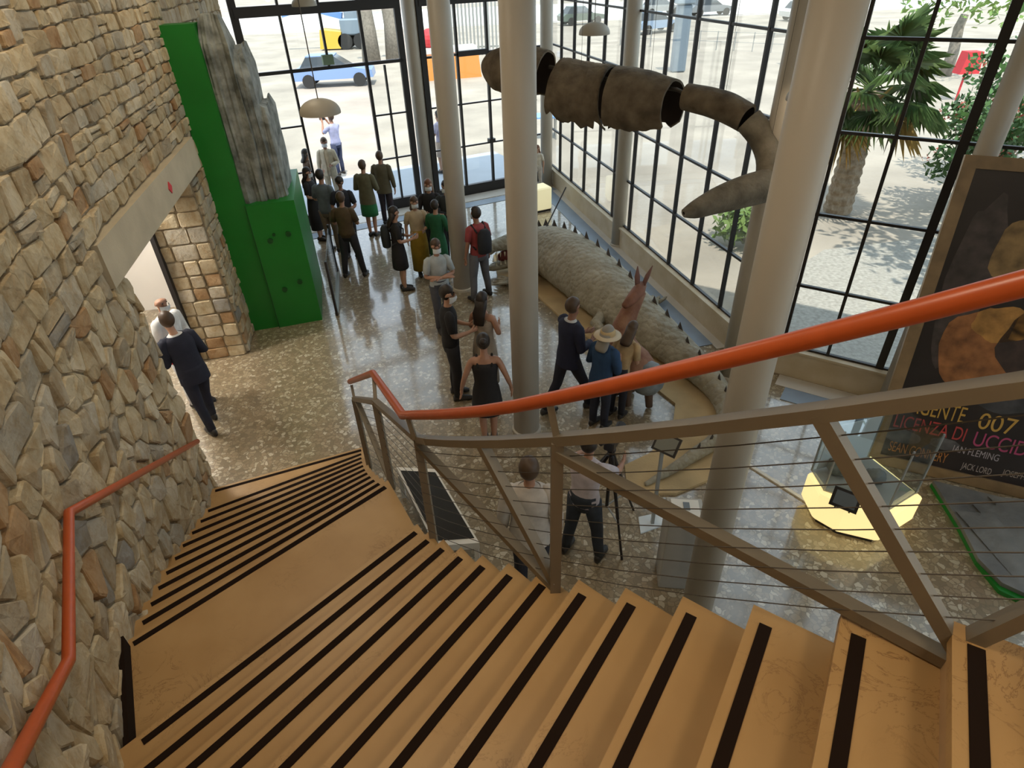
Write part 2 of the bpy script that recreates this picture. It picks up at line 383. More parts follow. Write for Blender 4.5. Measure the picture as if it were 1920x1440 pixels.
def add_stone(poly, place, depth, rough=1.0):
    p0 = inset(poly, random.uniform(.004, .011))
    if len(p0) < 3: return
    p0 = chamfer(p0); cx_ = sum(p[0] for p in p0)/len(p0); cy_ = sum(p[1] for p in p0)/len(p0)
    tx, ty = random.uniform(-.12,.12)*rough, random.uniform(-.12,.12)*rough
    def lay(k, d): return [place(cx_+(p[0]-cx_)*k, cy_+(p[1]-cy_)*k, d+((p[0]-cx_)*tx+(p[1]-cy_)*ty)*(1 if d > .02 else 0)+(random.uniform(-.006,.006)*rough if d > .02 else 0)) for p in p0]
    n = len(p0); vs = lay(1, -.03)+lay(.975, depth*.72)+lay(.88, depth)+[place(cx_, cy_, depth+random.uniform(-.004,.014)*rough)]
    fs = []
    for r in (0, 1):
        for j in range(n): k = (j+1) % n; fs.append((r*n+j, r*n+k, r*n+n+k, r*n+n+j))
    for j in range(n): fs.append((2*n+j, 2*n+(j+1) % n, 3*n))
    pr = [proj(v) for v in vs[n:2*n]]
    if min(p[2] for p in pr) < .3: return
    ar = abs(sum(pr[i][0]*pr[(i+1)%n][1]-pr[(i+1)%n][0]*pr[i][1] for i in range(n)))/2
    mx_, my_ = sum(p[0] for p in pr)/n, sum(p[1] for p in pr)/n
    if not (-350 < mx_ < 2250 and -300 < my_ < 1750): return
    if not (-10 < mx_ < 1930 and -10 < my_ < 1450): ar *= .02
    r = random.random()
    mi = 0 if r < .27 else 1 if r < .46 else 2 if r < .64 else 3 if r < .76 else 4 if r < .82 else 5 if r < .91 else 6 if r < .98 else 7
    stones.append((ar, vs, fs, mi))
def seeds_grid(s0, s1, z0, z1, w, h, jit):
    out = []; z = z0; r = 0
    while z < z1:
        s = s0+(w/2 if r % 2 else 0)*1.0+random.uniform(-.1,.1)
        while s < s1:
            ww = w*random.uniform(.6, 1.5)
            out.append((s+random.uniform(-jit,jit)*w, z+random.uniform(-jit,jit)*h)); s += ww
        z += h*random.uniform(.85, 1.15); r += 1
    return out
# arc length along near wall measured back from the jamb
NEAR = list(reversed(WP)); NS = [0]
for a, b_ in zip(NEAR[:-1], NEAR[1:]): NS.append(NS[-1]+(b_-a).length)
def near_pt(s):
    s = max(0, min(NS[-1]-1e-4, s))
    for i in range(len(NS)-1):
        if s <= NS[i+1]:
            t = (s-NS[i])/(NS[i+1]-NS[i]); d = (NEAR[i+1]-NEAR[i]).normalized(); return NEAR[i].lerp(NEAR[i+1], t), d
def near_place(s, z, d):
    p, t = near_pt(s); n = V(-t.y, t.x, 0)*1.0      # towards the stair
    if n.x < 0: n = -n
    return p+n*d+V(0,0,z)
LT = {i: Lt(i) for i in range(1, 30)}
def s_of(p):
    best = (9e9, 0)
    for i in range(len(NS)-1):
        a, b_ = NEAR[i], NEAR[i+1]; e = b_-a; t = max(0, min(1, (p-a).dot(e)/e.length_squared)); q = a+e*t
        if (p-q).length < best[0]: best = ((p-q).length, NS[i]+t*e.length)
    return best[1]
STEP_S = sorted((s_of(LT[i]), i*H1) for i in LT)
def stair_z(s):
    z = 0
    for ss, zz in STEP_S:
        if s >= ss: z = max(z, zz)
    return z
def far_place(s, z, d): return NJ+DW*s+(-PW)*d+V(0,0,z)
def coursed(s0, s1, z0, z1, hmin, hmax, wmin, wmax, jit, wav):
    """rows of roughly squared stones with wavy beds; now and then two small ones take the place of one"""
    beds = [z0]
    while beds[-1] < z1: beds.append(beds[-1]+random.uniform(hmin, hmax))
    def bed(i, q): return beds[i]+wav*noise.noise(V(q*1.3, i*3.7, 2.0)) if 0 < i else beds[i]
    out = []
    for i in range(len(beds)-1):
        q = s0; ta = tb_ = 0.0
        while q < s1:
            w = random.uniform(wmin, wmax); e = min(q+w, s1); na, nb_ = random.uniform(-jit, jit), random.uniform(-jit, jit)
            if e >= s1-.02: na = nb_ = 0
            k = random.uniform(-.012, .012); A_, B_, C_, D_ = (q+ta, bed(i, q)), (e+na, bed(i, e)), (e+nb_, bed(i+1, e)+k), (q+tb_, bed(i+1, q)+k)
            if random.random() < .16 and w > (wmin+wmax)/2:
                m = random.uniform(.4, .6); E1 = (A_[0], A_[1]+(D_[1]-A_[1])*m); E2 = (B_[0], B_[1]+(C_[1]-B_[1])*m); out += [[A_, B_, E2, E1], [E1, E2, C_, D_]]
            else:
                mid = ((C_[0]+D_[0])/2+random.uniform(-.05,.05), (C_[1]+D_[1])/2+random.uniform(.0,.018)); out.append([A_, B_, C_, mid, D_])
            ta, tb_ = na, nb_; q = e
    return out
# near wall: large rough irregular stones
sd = seeds_grid(-.2, 7.6, -.1, 3.3, .245, .245, .38)
for poly in voronoi(sd, (0.0, 7.4, 0, 3.2), 1.0):
    if len(poly) < 3: continue
    cs = sum(p[0] for p in poly)/len(poly); cz_ = sum(p[1] for p in poly)/len(poly)
    if cz_ > stair_z(cs)-.12 and not (cs < .58 and cz_ > 3.0): add_stone(poly, near_place, random.uniform(.02,.05), 1.1)
for poly in coursed(0.0, 7.4, 3.2, 5.75, .15, .27, .17, .46, .045, .05):
    cs = sum(p[0] for p in poly)/len(poly); cz_ = sum(p[1] for p in poly)/len(poly)
    if not (cs < .56 and cz_ < 3.46): add_stone(poly, near_place, random.uniform(.02,.05), 1.0)
# over the doorway and on towards the glazing: smaller, roughly coursed stones
for poly in coursed(0.0, 4.5, 3.43, 5.75, .11, .20, .13, .40, .035, .035): add_stone(poly, far_place, random.uniform(.02,.045), .8)
for poly in coursed(3.29, 4.5, 0.0, 3.40, .13, .22, .16, .36, .03, .02):
    if not (sum(p[0] for p in poly)/len(poly) < 3.78 and sum(p[1] for p in poly)/len(poly) > 2.95): add_stone(poly, far_place, random.uniform(.02,.045), .8)
for poly in coursed(4.5, 9.2, 3.4, 5.75, .16, .26, .2, .5, .04, .04): add_stone(poly, far_place, random.uniform(.02,.045), .8)
def jamb_place(s, z, d): return FJ+PW*s-DW*d+V(0,0,z)
z = 0.0
while z < 2.98:                                           # squared blocks of the door jamb
    hh = min(random.uniform(.17,.26), 3.0-z); s = 0.0
    while s < .74:
        ww = random.uniform(.2,.36)
        if .75-s-ww < .12: ww = .75-s
        add_stone([(s,z),(s+ww,z+random.uniform(-.01,.01)),(s+ww,z+hh),(s,z+hh)], jamb_place, random.uniform(.02,.04), .5); s += ww
    z += hh
stones.sort(key=lambda q: -q[0])
smats = [M['stone%d' % i] for i in range(8)]
for ar, vs, fs, mi in stones[:300]:
    b = MB(); b.add(vs, fs); b.build('stone', smats[mi], wall_left)
b = MB()
for ar, vs, fs, mi in stones[300:]: b.cur = mi; b.add(vs, fs)
o = b.build('stone_facing', smats, wall_left); o['kind'] = 'stuff'
# lintel beam with its little sign
def lint(b): b.box(NJ+DW*1.58+PW*.30+V(0,0,3.21), (4.22, .82, .42), (DW, PW, V(0,0,1)))
lintel = one('trim_1', M['concrete'], lint); struct(lintel)
sg = at(292, 378, 3.15)
sgn = tag(one('door_sign', M['red'], lambda b: b.box(NJ+DW*1.95-PW*.115+V(0,0,3.2), (.012, .1, .1), (-PW, (DW+V(0,0,1)).normalized(), (V(0,0,1)-DW).normalized()))), 'small red diamond sign on the concrete lintel', 'sign')

# side room seen through the doorway
SR0, SR1 = NJ-DW*2.3+PW*.5, NJ+DW*5.6+PW*.5
struct(one('wall_side_room', M['wallwhite'], lambda b: b.box((SR0+SR1)/2+PW*2.6+V(0,0,2.2), (.2, 8.0, 4.4), (PW, DW, V(0,0,1)))))
struct(one('baseboard_side_room', M['curb'], lambda b: b.box((SR0+SR1)/2+PW*2.46+V(0,0,.2), (.08, 7.9, .4), (PW, DW, V(0,0,1)))))
struct(one('wall_side_far', M['wallwhite'], lambda b: b.box(SR1+PW*1.4+V(0,0,2.2), (2.3, .2, 4.4), (PW, DW, V(0,0,1)))))
struct(one('wall_side_near', M['wallwhite'], lambda b: b.box(SR0+PW*1.25+V(0,0,2.2), (2.5, .2, 4.4), (PW, DW, V(0,0,1)))))
struct(one('ceiling_side_room', M['ceiling'], lambda b: b.box((SR0+SR1)/2+PW*1.42+V(0,0,4.5), (2.2, 8.0, .2), (PW, DW, V(0,0,1)))))
fr = FJ+PW*.74-DW*.05
struct(one('door_1', M['black'], lambda b: (b.bar(fr+V(0,0,0), fr+V(0,0,2.98), .07), b.bar(fr+V(0,0,2.96), fr-DW*3.1+V(0,0,2.96), .06))))
def sl(b): b.lathe((-6.3,7.8,4.33), [(.02,0),(.30,0),(.30,.05),(.02,.07)], 24)
sr = tag(one('unseen_lamp', emis('side_lamp', (1,.96,.88), 4), sl), 'round white ceiling lamp in the room behind the doorway', 'lamp')
la = bpy.data.lights.new('side_room_light', 'POINT'); la.energy = 260; la.color = (1,.96,.9); la.shadow_soft_size = .3
lo = bpy.data.objects.new('side_room_light', la); C.objects.link(lo); lo.location = (-6.3,7.8,4.1); 

for (_x,_yy,_z,_e), _lb in zip(FILL_LAMPS, ('above the top of the stairs', 'above the middle of the stairs', 'above the open side of the stairs', 'near the stone doorway', 'near the green stand', 'behind the camera by the wall')):
    _t = thing('unseen_lamp', 'added warm fill lamp '+_lb, 'lamp', (_x,_yy,_z), 0, 'added fill lamps out of view')
    one('housing', M['white'], lambda b: b.lathe((0,0,0), [(.44,.03),(.44,.26),(.1,.26)], 28), _t); one('diffuser', emis('fill_lamp_diffuser_%d' % len(bpy.data.materials), (1,.85,.62), 2), lambda b: b.lathe((0,0,.02), [(.02,0),(.41,0),(.41,.01)], 28), _t)  # fixtures modelled around the added fill lamps
# wall behind the camera
struct(one('wall_back', M['wallwhite'], lambda b: b.box((6.0,-3.7,3.5), (7.8,.2,7))))

# ------------------------------------------------------------------ glazed walls
def glazing(name, p0, d, stations, levels, frame=M['black'], mw=.042, thick=(), ztop=CEIL, sill=.45, label=None):
    w = thing(name, label or name, 'window'); del w['label']; del w['category']; w['kind'] = 'structure'
    n = V(-d.y, d.x, 0)
    for i, s in enumerate(stations):
        k = .10 if i in thick else mw
        one('mullion', frame, lambda b: b.box(p0+d*s+V(0,0,(sill+ztop)/2), (k, .065, ztop-sill), (d, n, V(0,0,1))), w)
    lv = [sill]+list(levels)+[ztop]
    for z in [sill+.02]+list(levels):
        for s0, s1 in zip(stations[:-1], stations[1:]):
            one('transom', frame, lambda b: b.box(p0+d*((s0+s1)/2)+V(0,0,z), (s1-s0-mw, .05, .036), (d, n, V(0,0,1))), w)
    for s0, s1 in zip(stations[:-1], stations[1:]):
        for z0, z1 in zip(lv[:-1], lv[1:]):
            one('pane', M['glass'], lambda b: b.box(p0+d*((s0+s1)/2)+V(0,0,(z0+z1)/2), (s1-s0-.03, .012, z1-z0-.02), (d, n, V(0,0,1))), w)
    return w
LV = [1.45, 2.48, 3.51, 4.52, 5.6]
SA = [.06]+[1.02+.934*i for i in range(10)]+[10.25]
glazing('window_1', CAB, DA, SA, LV)
SB = [.06, .43, 1.05, 1.73, 2.45, 3.15, 3.85, 4.55, 5.25, 5.95, 6.65, 7.2]
glazing('window_2', CAB, DB, SB, LV, thick=(3,))
glazing('window_4', V(9.75,4.0,0), V(0,-1,0), [0,1.25,2.5,3.75,5,6.25,7.5], LV)
for nm, p0, d, ln in (('trim_2', CAB, DA, 10.3), ('trim_3', CAB, DB, 7.25)):
    n = V(-d.y, d.x, 0) if d is DA else V(d.y, -d.x, 0)
    if n.dot(V(2,9,0)-p0) < 0 and d is DA: n = -n
    if d is DB and n.dot(V(0,0,0)-p0) < 0: n = -n
    o1, o2 = (.17, .43) if d is DA else (.27, .60)
    struct(one(nm, M['curb'], lambda b: (b.box(p0+d*(ln/2)+n*.03+V(0,0,.215), (ln, .14, .43), (d, n, V(0,0,1))), b.box(p0+d*(ln/2)+n*.04+V(0,0,.44), (ln, .18, .035), (d, n, V(0,0,1))))))
    struct(one('floor_border' if d is DA else 'floor_border_side', M['pale'], lambda b: b.box(p0+d*(ln/2+.2)+n*o1+V(0,0,.004), (ln-.6, .20 if d is DA else .3, .008), (d, n, V(0,0,1)))))
    struct(one('floor_band' if d is DA else 'floor_band_side', M['bluegrey'], lambda b: b.box(p0+d*(ln/2+.2)+n*o2+V(0,0,.005), (ln-.9, .34, .01), (d, n, V(0,0,1)))))
# back glazing with doors
KN = V(-DK.y, DK.x, 0)
bk = thing('window_3', 'x', 'x'); del bk['label']; del bk['category']; bk['kind'] = 'structure'
def ks(x): return (x-BK0.x)/DK.x
KS = {'l': ks(-5.45), 'a': ks(-4.64), 'a2': ks(-3.88), 'b': ks(-3.1), 'b2': ks(-2.72), 'c': ks(-2.3), 'd': ks(-1.83), 'e': ks(-1.04), 'f': ks(-.30), 'g': ks(1.22)}
def kbar(nm, s0, z0, s1, z1, w, dep=.08, m=M['black']):
    a = BK0+DK*s0+V(0,0,z0); e = BK0+DK*s1+V(0,0,z1)
    return one(nm, m, lambda b: b.bar(a, e, dep, w) if abs(z1-z0) < .01 else b.box((a+e)/2, (w, dep, z1-z0), (DK, KN, V(0,0,1))), bk)
for k, w in (('l',.16),('a',.05),('b',.07),('c',.15),('d',.14),('e',.06),('f',.06),('g',.14)): kbar('mullion', KS[k], 0, KS[k], CEIL, w)
kbar('mullion', KS['a2'], 3.45, KS['a2'], CEIL, .05); kbar('mullion', KS['b2'], 0.1, KS['b2'], 3.4, .04)
for s0, s1 in (('l','c'),('d','g')):
    kbar('beam', KS[s0], 4.62, KS[s1], 4.62, .2, .12)
    kbar('transom', KS[s0], 3.46, KS[s1], 3.46, .07 if s0 == 'l' else .05); kbar('transom', KS[s0], 5.9, KS[s1], 5.9, .05)
kbar('door_head', KS['e'], 3.47, KS['f'], 3.47, .12, .14)
for s0, s1 in (('l','a'),('b','c'),('d','g')):
    kbar('transom', KS[s0], 2.32, KS[s1], 2.32, .035, .05); kbar('transom', KS[s0], 1.28, KS[s1], 1.28, .035, .05)
    kbar('bottom_rail', KS[s0], .13, KS[s1], .13, .26, .12)
kbar('door_lock', KS['f']-.09, 1.33, KS['f']+.09, 1.33, .1, .14)
kbar('exit_box', KS['a2']-.12, 3.62, KS['a2']+.12, 3.62, .2, .14, mat('exit_box_green', (.16,.24,.16), .6))
def kpane(s0, s1, z0, z1): one('pane', M['glass'], lambda b: b.box(BK0+DK*((KS[s0]+KS[s1])/2)+V(0,0,(z0+z1)/2), (KS[s1]-KS[s0]-.04, .012, z1-z0-.04), (DK, KN, V(0,0,1))), bk)
for s0, s1 in (('l','a'),('a','a2'),('a2','b'),('b','c'),('d','e'),('e','f'),('f','g')):
    kpane(s0, s1, 3.5, 4.52); kpane(s0, s1, 4.72, 5.88); kpane(s0, s1, 5.92, CEIL)
    if s0 not in ('a','a2'): kpane(s0, s1, .26, 1.27); kpane(s0, s1, 1.29, 2.31); kpane(s0, s1, 2.33, 3.43)
# open door leaf folded outwards
dl = struct(thing('door_2', 'x', 'x')); del dl['label']; del dl['category']
p = BK0+DK*KS['b']; q = p+KN*.95+DK*.25; dd = (q-p).normalized()
for a, e in ((p+V(0,0,.05), p+V(0,0,3.3)), (q+V(0,0,.05), q+V(0,0,3.3))): one('stile', M['steel_grey'], lambda b: b.bar(a, e, .05), dl)
for z in (.1, 1.3, 2.3, 3.28): one('rail', M['steel_grey'], lambda b: b.bar(p+V(0,0,z), q+V(0,0,z), .05), dl)
one('pane', M['glass'], lambda b: b.box((p+q)/2+V(0,0,1.7), (.9,.01,3.1), (dd, V(-dd.y,dd.x,0), V(0,0,1))), dl)
one('floor_threshold', M['pale'], lambda b: b.box(BK0+DK*3.9-KN*.35+V(0,0,.004), (7.2,.5,.008), (DK, KN, V(0,0,1)))).__setitem__('kind', 'structure')
one('floor_band_back', M['bluegrey'], lambda b: b.box(BK0+DK*4.0-KN*.85+V(0,0,.005), (6.8,.36,.01), (DK, KN, V(0,0,1)))).__setitem__('kind', 'structure')

# ------------------------------------------------------------------ columns
def column(x, y, r, label, top=CEIL):
    t = thing('column', label, 'column', (x, y, 0), 0, 'white round columns of the hall')
    one('shaft', M['white'], lambda b: b.lathe((0,0,0), [(r,.03),(r,top)], 32), t, True)
    one('base_ring', M['white'], lambda b: b.lathe((0,0,0), [(r+.025,0),(r+.025,.04),(r,.05)], 32), t)
column(.18, 6.58, .175, 'slim white column in the middle of the hall, in front of the crocodile model')
column(-.91, 11.1, .18, 'slim white column beside the man in the red polo shirt')
column(-2.06, 16.62, .17, 'white column between the two dark door frames of the back glazing')
column(1.20, 17.45, .16, 'white column in the far glazed corner')
column(2.50, 13.0, .145, 'white column halfway along the long window wall')
column(1.71, 3.56, .142, 'white column nearest the stair balustrade')
column(3.36, 7.70, .155, 'white column at the bend of the window wall, half behind the nearest column')
column(5.32, 6.84, .12, 'white column above the framed poster at the right edge')

# ------------------------------------------------------------------ staircase
st = thing('staircase', 'broad curved staircase with tan marble steps and dark anti-slip strips', 'staircase')
NST = 28
for i in range(1, NST):
    R0, R1, L0, L1 = Rt(i), Rt(i+1), LT[i], LT[i+1]; z = i*H1
    f = V(math.cos(azt(i)), -math.sin(azt(i)), 0)*-1        # downhill direction
    ax = (R0-L0).normalized()
    if i == 1: dn = V(-ax.y, ax.x, 0)
    dn = V(-ax.y, ax.x, 0)
    if dn.dot(Rt(i)-Rt(i+1)) < 0: dn = -dn
    nose = .022
    poly = [L0+dn*nose-ax*.0, R0+dn*nose+ax*.03, R1+ax*.03, L1]
    t = one('tread', M['marble'], lambda b: b.prism(poly, z-.04, z), st)
    s0, s1 = L0+ax*(.07 if i < 12 else .14)-dn*.035, R0-ax*.035-dn*.035
    one('anti_slip_strip', M['strip'], lambda b: b.box((s0+s1)/2+V(0,0,z+.0015), ((s1-s0).length, .042, .005), (ax, dn, V(0,0,1))), t)
    one('riser', M['riser'], lambda b: b.prism([L0, R0, R0-dn*.03, L0-dn*.03], z-H1, z-.04), st)
def soffit(b):
    top = []; 
    for i in range(1, NST+1):
        a = (Rt(i)-LT[i]).normalized(); z = i*H1
        top.append([LT[i]+V(0,0,z-.20), Rt(i)-a*.06+V(0,0,z-.20), Rt(i)-a*.06+V(0,0,max(0.0, z-.40)), LT[i]+V(0,0,max(0.0, z-.40))])
    b.loft(top)
one('soffit_slab', M['white'], soffit, st)
# skirting along the landing
one('skirting', M['strip'], lambda b: b.bar(LT[11]+V(.05,.0,1.80), Lt(11.98)+V(.05,.02,1.80), .03, .12), st)
# ------------------------------------------------------------------ right balustrade
bal = thing('stair_balustrade', 'taupe steel balustrade with wire ropes and orange handrail along the open stair side', 'railing')
PE, P2, P3 = V(-1.64,5.12,0), V(-1.085,3.89,0), V(-.60,2.93,0)
def TZ(t): return .158*t+.9
def node(t, z): return Rt(t)+V(0,0,z)
top_pts = [PE+V(0,0,1.70), P2+V(0,0,2.55), P3+V(0,0,2.955)]+[node(t, TZ(t)) for t in (14,15,16,17,18.4,19.5,20.6,22,23.3,24.2,25.5,27)]
for a, e in zip(top_pts[:-1], top_pts[1:]): one('top_bar', M['steel'], lambda b: b.bar(a, e+(e-a).normalized()*.012, .05, .042), bal)
P4, P5, P6 = Rt(18.4), Rt(24.05), Rt(27.3)
for p, z0, z1 in ((PE,.72,1.70), (P2,1.60,2.55), (P3,1.96,2.95), (P4,2.80,3.80), (P5,3.62,TZ(24.05)), (P6,4.1,TZ(27.3))): one('post', M['steel'], lambda b: b.bar(p+V(0,0,z0), p+V(0,0,z1), .05, .05, V(0,1,0)), bal) if p is not P5 else None
def dg(a, e, w=.042): one('diagonal', M['steel'], lambda b: b.bar(a, e, .05, w), bal)
dg(PE.lerp(P2,.15)+V(0,0,1.80), P2+V(0,0,1.66))
dg(P3+V(0,0,2.90), P4+V(0,0,2.86)); dg(node(16.35, TZ(16.35)), P4+V(0,0,2.90))
dg(P4+V(0,0,3.74), P5+V(0,0,3.66)); dg(node(21.95, TZ(21.95)), P5+V(0,0,3.72))
dg(P5+V(0,0,3.74), node(26, TZ(26)))
for k in range(1, 10):
    fct = k/10
    ts = [13, 14.5, 16, 17.2, 18.4, 19.8, 21.2, 22.6, 24.05, 25.5, 27]
    one('wire_rope', M['cable'], lambda b: b.tube([node(t, .158*t-.03+(.93)*fct) for t in ts], .0021, 5), bal)
    one('wire_rope', M['cable'], lambda b: b.tube([PE+V(0,0,.78+.9*fct), P2+V(0,0,1.66+.88*fct), P3+V(0,0,2.02+.9*fct)], .0021, 5), bal)
hr = [V(-1.69,5.26,1.82), V(-1.125,4.12,2.67), V(-.69,3.02,3.075)]+[Rt(t)+V(-.0,0,.158*t+1.088+max(0,(t-17))*.014) for t in (13.6,14.5,15.5,16.5,17.5,18.5,19.5,20.5,21.5,22.5,23.3,24.2,25.5,27)]
one('handrail', M['orange'], lambda b: b.tube(hr, .029, 12), bal, True)
for t in (13.2, 18.4, 23.9): one('bracket', M['steel'], lambda b: b.bar(node(t, TZ(t)), Rt(t)+V(-.03,.03,.158*t+1.07), .028), bal)
for p, q in ((PE+V(0,0,1.70), hr[0]+V(.02,-.04,-.02)), (P2+V(0,0,2.55), hr[1]+V(.01,-.03,-.02))): one('bracket', M['steel'], lambda b: b.bar(p, q, .028), bal)
# left handrail on the stone wall
lh = thing('wall_handrail', 'orange tubular handrail fixed to the stone wall beside the stairs', 'railing')
LP = [V(-3.66,5.46,.93), V(-2.70,2.62,2.74), V(-2.18,1.68,2.70), V(-1.62,.91,3.36), V(-1.05,.35,4.0)]
one('handrail', M['orange'], lambda b: b.tube(LP, .03, 12), lh, True)
for p in (LP[0].lerp(LP[1],.3), LP[0].lerp(LP[1],.75), LP[1].lerp(LP[2],.5), LP[2].lerp(LP[3],.5)): one('bracket', M['steel'], lambda b: b.bar(p, p+V(-.13,-.03,-.03), .018), lh)

# ------------------------------------------------------------------ outside
def gnd(b):
    b.box((0,120,-.17), (400,330,.1))
struct(one('ground_outside', M['sandout'], gnd))
struct(one('ground_shade_paving', M['paveshade'], lambda b: b.box(BK0+DK*3.6+KN*1.9+V(0,0,-.06), (8.4,3.7,.1), (DK, KN, V(0,0,1)))))  # paved patch with shade painted in along the back glazing
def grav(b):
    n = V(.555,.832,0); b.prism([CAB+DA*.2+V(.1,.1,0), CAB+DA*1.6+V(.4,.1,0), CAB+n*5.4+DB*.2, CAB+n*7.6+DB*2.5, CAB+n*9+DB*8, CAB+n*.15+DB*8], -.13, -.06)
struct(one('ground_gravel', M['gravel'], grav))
struct(one('road_outside', M['asphalt'], lambda b: b.box((0,84,-.11), (300,26,.03))))
struct(one('ground_kerb', M['pale'], lambda b: b.box((0,69,-.08), (300,.5,.12))))
def leafball(b, c, r, n, size, seed=0, squash=1.0):
    rnd = random.Random(seed)
    for i in range(n):
        d = V(rnd.gauss(0,1), rnd.gauss(0,1), rnd.gauss(0,1)).normalized(); p = Vector(c)+V(d.x*r, d.y*r, d.z*r*squash)*(rnd.random()**.4)
        u = V(rnd.gauss(0,1), rnd.gauss(0,1), rnd.gauss(0,1)).normalized(); w = u.cross(d).normalized()*size*.4; u = u*size
        b.add([p-u*.5, p+w*.6-u*.1, p+u*.5, p-w*.6-u*.1], [(0,1,2),(0,2,3)])
def tree(p, h, r, label, crown_r=2.2, n=900, m=None, size=.35, group='trees outside the glazing'):
    t = thing('tree', label, 'tree', (p[0],p[1],-.12), 0, group)
    one('trunk', M['trunk'], lambda b: b.tube([(0,0,0),(.05,0,h*.4),(-.06,.05,h*.8),(0,0,h)], [r*1.25,r,r*.9,r*.7], 10), t, True)
    def cr(b):
        for k in range(5):
            a = k*1.257; leafball(b, (math.cos(a)*crown_r*.6, math.sin(a)*crown_r*.6, h+crown_r*.5+(k%2)*.5), crown_r*.75, n//5, size, k+int(h*10))
    one('foliage', m or M['leaf'], cr, t)
tree((-8.6,46.3), 5.0, .5, 'grey tree trunk nearer the yellow machine bucket, beyond the back glazing', .7, 300)
tree((-7.1,46.8), 5.2, .5, 'grey tree trunk nearer the dark door frame, beyond the back glazing', .6, 300)
tree((-16.5,92), 3.0, .3, 'small green tree far along the road beyond the back glazing', 3, 700, M['leafl'], .5)
# digger-like machine
dg_ = thing('digger', 'blue and grey building machine with a yellow bucket parked beyond the forecourt', 'vehicle', (-11.9,54.6,-.12))
one('body', M['bluegreyp'], lambda b: (b.box((.6,0,1.5),(1.5,1.6,1.1),bevel=.1), b.box((.8,0,2.5),(1.1,1.3,1.2),bevel=.1)), dg_)
one('arm', M['blue'], lambda b: (b.bar((0,0,2.2),(-2.6,0,2.9),.45), b.bar((-2.6,0,2.9),(-4.6,.1,2.4),.35)), dg_)
one('bucket', M['yellowp'], lambda b: b.loft([[V(x,y,z) for x,z in ((-1.9,.1),(-.3,.1),(-.1,1.2),(-1.7,1.4))] for y in (-.9,.9)]), dg_)
for x in (.1,1.3):
    for y in (-.75,.75): one('wheel', M['tyre'], lambda b: b.tube([(x,y-.15,.55),(x,y+.15,.55)], .55, 18), dg_)
# orange bin row, slatted fence, blue board
bn = thing('orange_skip', 'orange plastic barrier block with white top beyond the back glazing', 'barrier', (-2.9,38.2,-.12), .27)
one('base', M['orangep'], lambda b: b.loft([[V(x,y,z) for x,y in ((-1.7-k,-.5),(1.7+k,-.5),(1.7+k,.5),(-1.7-k,.5))] for k,z in ((.1,0),(0,.9),(0,1.25))]), bn)
one('lid', M['paleplastic'], lambda b: b.box((.2,0,1.42),(2.9,.95,.32),bevel=.06), bn)
one('cover', M['red'], lambda b: b.sphere((-.8,0,2.0),(.65,.5,.5)), bn)
sf = thing('slatted_fence', 'grey upright slatted fence standing behind the orange barrier', 'fence', (-2.0,47.6,-.12))
for i in range(16): one('slat', M['steel_grey'], lambda b: b.box((-1.9+.25*i, 0, 2.1), (.13,.06,4.2)), sf)
for z in (.5,3.6): one('rail', M['steel_grey'], lambda b: b.box((0,.06,z),(4.0,.05,.1)), sf)
bt = thing('blue_table', 'light blue table standing outside by the glazed corner', 'table', (1.35,23.6,-.12))
one('table_top', mat('light_blue_top', (.22,.42,.75), .5), lambda b: b.box((0,0,.76),(1.4,.8,.05)), bt)
for x in (-.6,.6):
    for y in (-.32,.32): one('leg', M['steel_grey'], lambda b: b.bar((x,y,0),(x,y,.74),.04), bt)
def car(p, rz, col, label):
    c = thing('car', label, 'car', (p[0],p[1],-.1), rz, 'cars parked beyond the window wall')
    m = mat('car_paint_%d' % len(bpy.data.materials), col, .3, .2)
    one('body', m, lambda b: (b.loft([[V(x,y,z) for x,z in ((-2.1,.35),(-2.15,.75),(-1.9,.95),(1.0,.92),(2.05,.75),(2.1,.4))] for y in (-.82,.82)])), c)
    one('cabin', M['carglass'], lambda b: b.loft([[V(x,y*k,z) for x,z,k in ((-1.75,.93,1),(-1.35,1.45,.85),(.1,1.47,.85),(.95,.9,1))] for y in (-.72,.72)]), c)
    one('roof', m, lambda b: b.box((-.6,0,1.47),(1.5,1.2,.06)), c)
    for x in (-1.35,1.35):
        for y in (-.78,.78): one('wheel', M['tyre'], lambda b: b.tube([(x,y-.1,.33),(x,y+.1,.33)], .33, 16), c)
car((-9.0,37.3), .08, (.24,.36,.62), 'pale blue car in place of a car reflection beyond the open door')  # solid car modelled where there is only a car's reflection
car((21.3,71), .1, (.25,.27,.29), 'grey car parked far beyond the window wall, right of the others')
car((7.9,67), .3, (.12,.16,.13), 'dark green car parked beyond the window wall behind the dome lamp')
car((12.8,57.3), .5, (.30,.40,.55), 'pale blue car beyond the white column of the window wall')
car((27.5,63), .2, (.70,.70,.68), 'white car beyond the big column, far outside the window wall')
car((17,74), .2, (.35,.36,.36), 'silver car parked beside a dark one at the far kerb')
for i,(x,y,h) in enumerate(((9.8,37.3,3.2),(16.8,37.0,3.6))):
    t = thing('bollard', ('tall grey stone post' if i == 0 else 'broad grey stone post beside the big column')+' standing on the sandy yard', 'post', (x,y,-.12))
    one('post', M['bluegreyp'], lambda b: b.box((0,0,h/2),(.75,.6,h),bevel=.08), t); one('cap', M['bluegreyp'], lambda b: b.box((0,0,h+.12),(.95,.8,.26),bevel=.06), t)
fl = thing('yard_fence', 'low pale wire fence crossing the sandy yard', 'fence', (15,45,-.12), -.68)
for i in range(14): one('post', M['steel_grey'], lambda b: b.bar((-8+i*1.2,0,0),(-8+i*1.2,0,1.1),.05), fl)
for z in (.5,1.05): one('wire', M['steel_grey'], lambda b: b.bar((-8,0,z),(7.6,0,z),.025), fl)
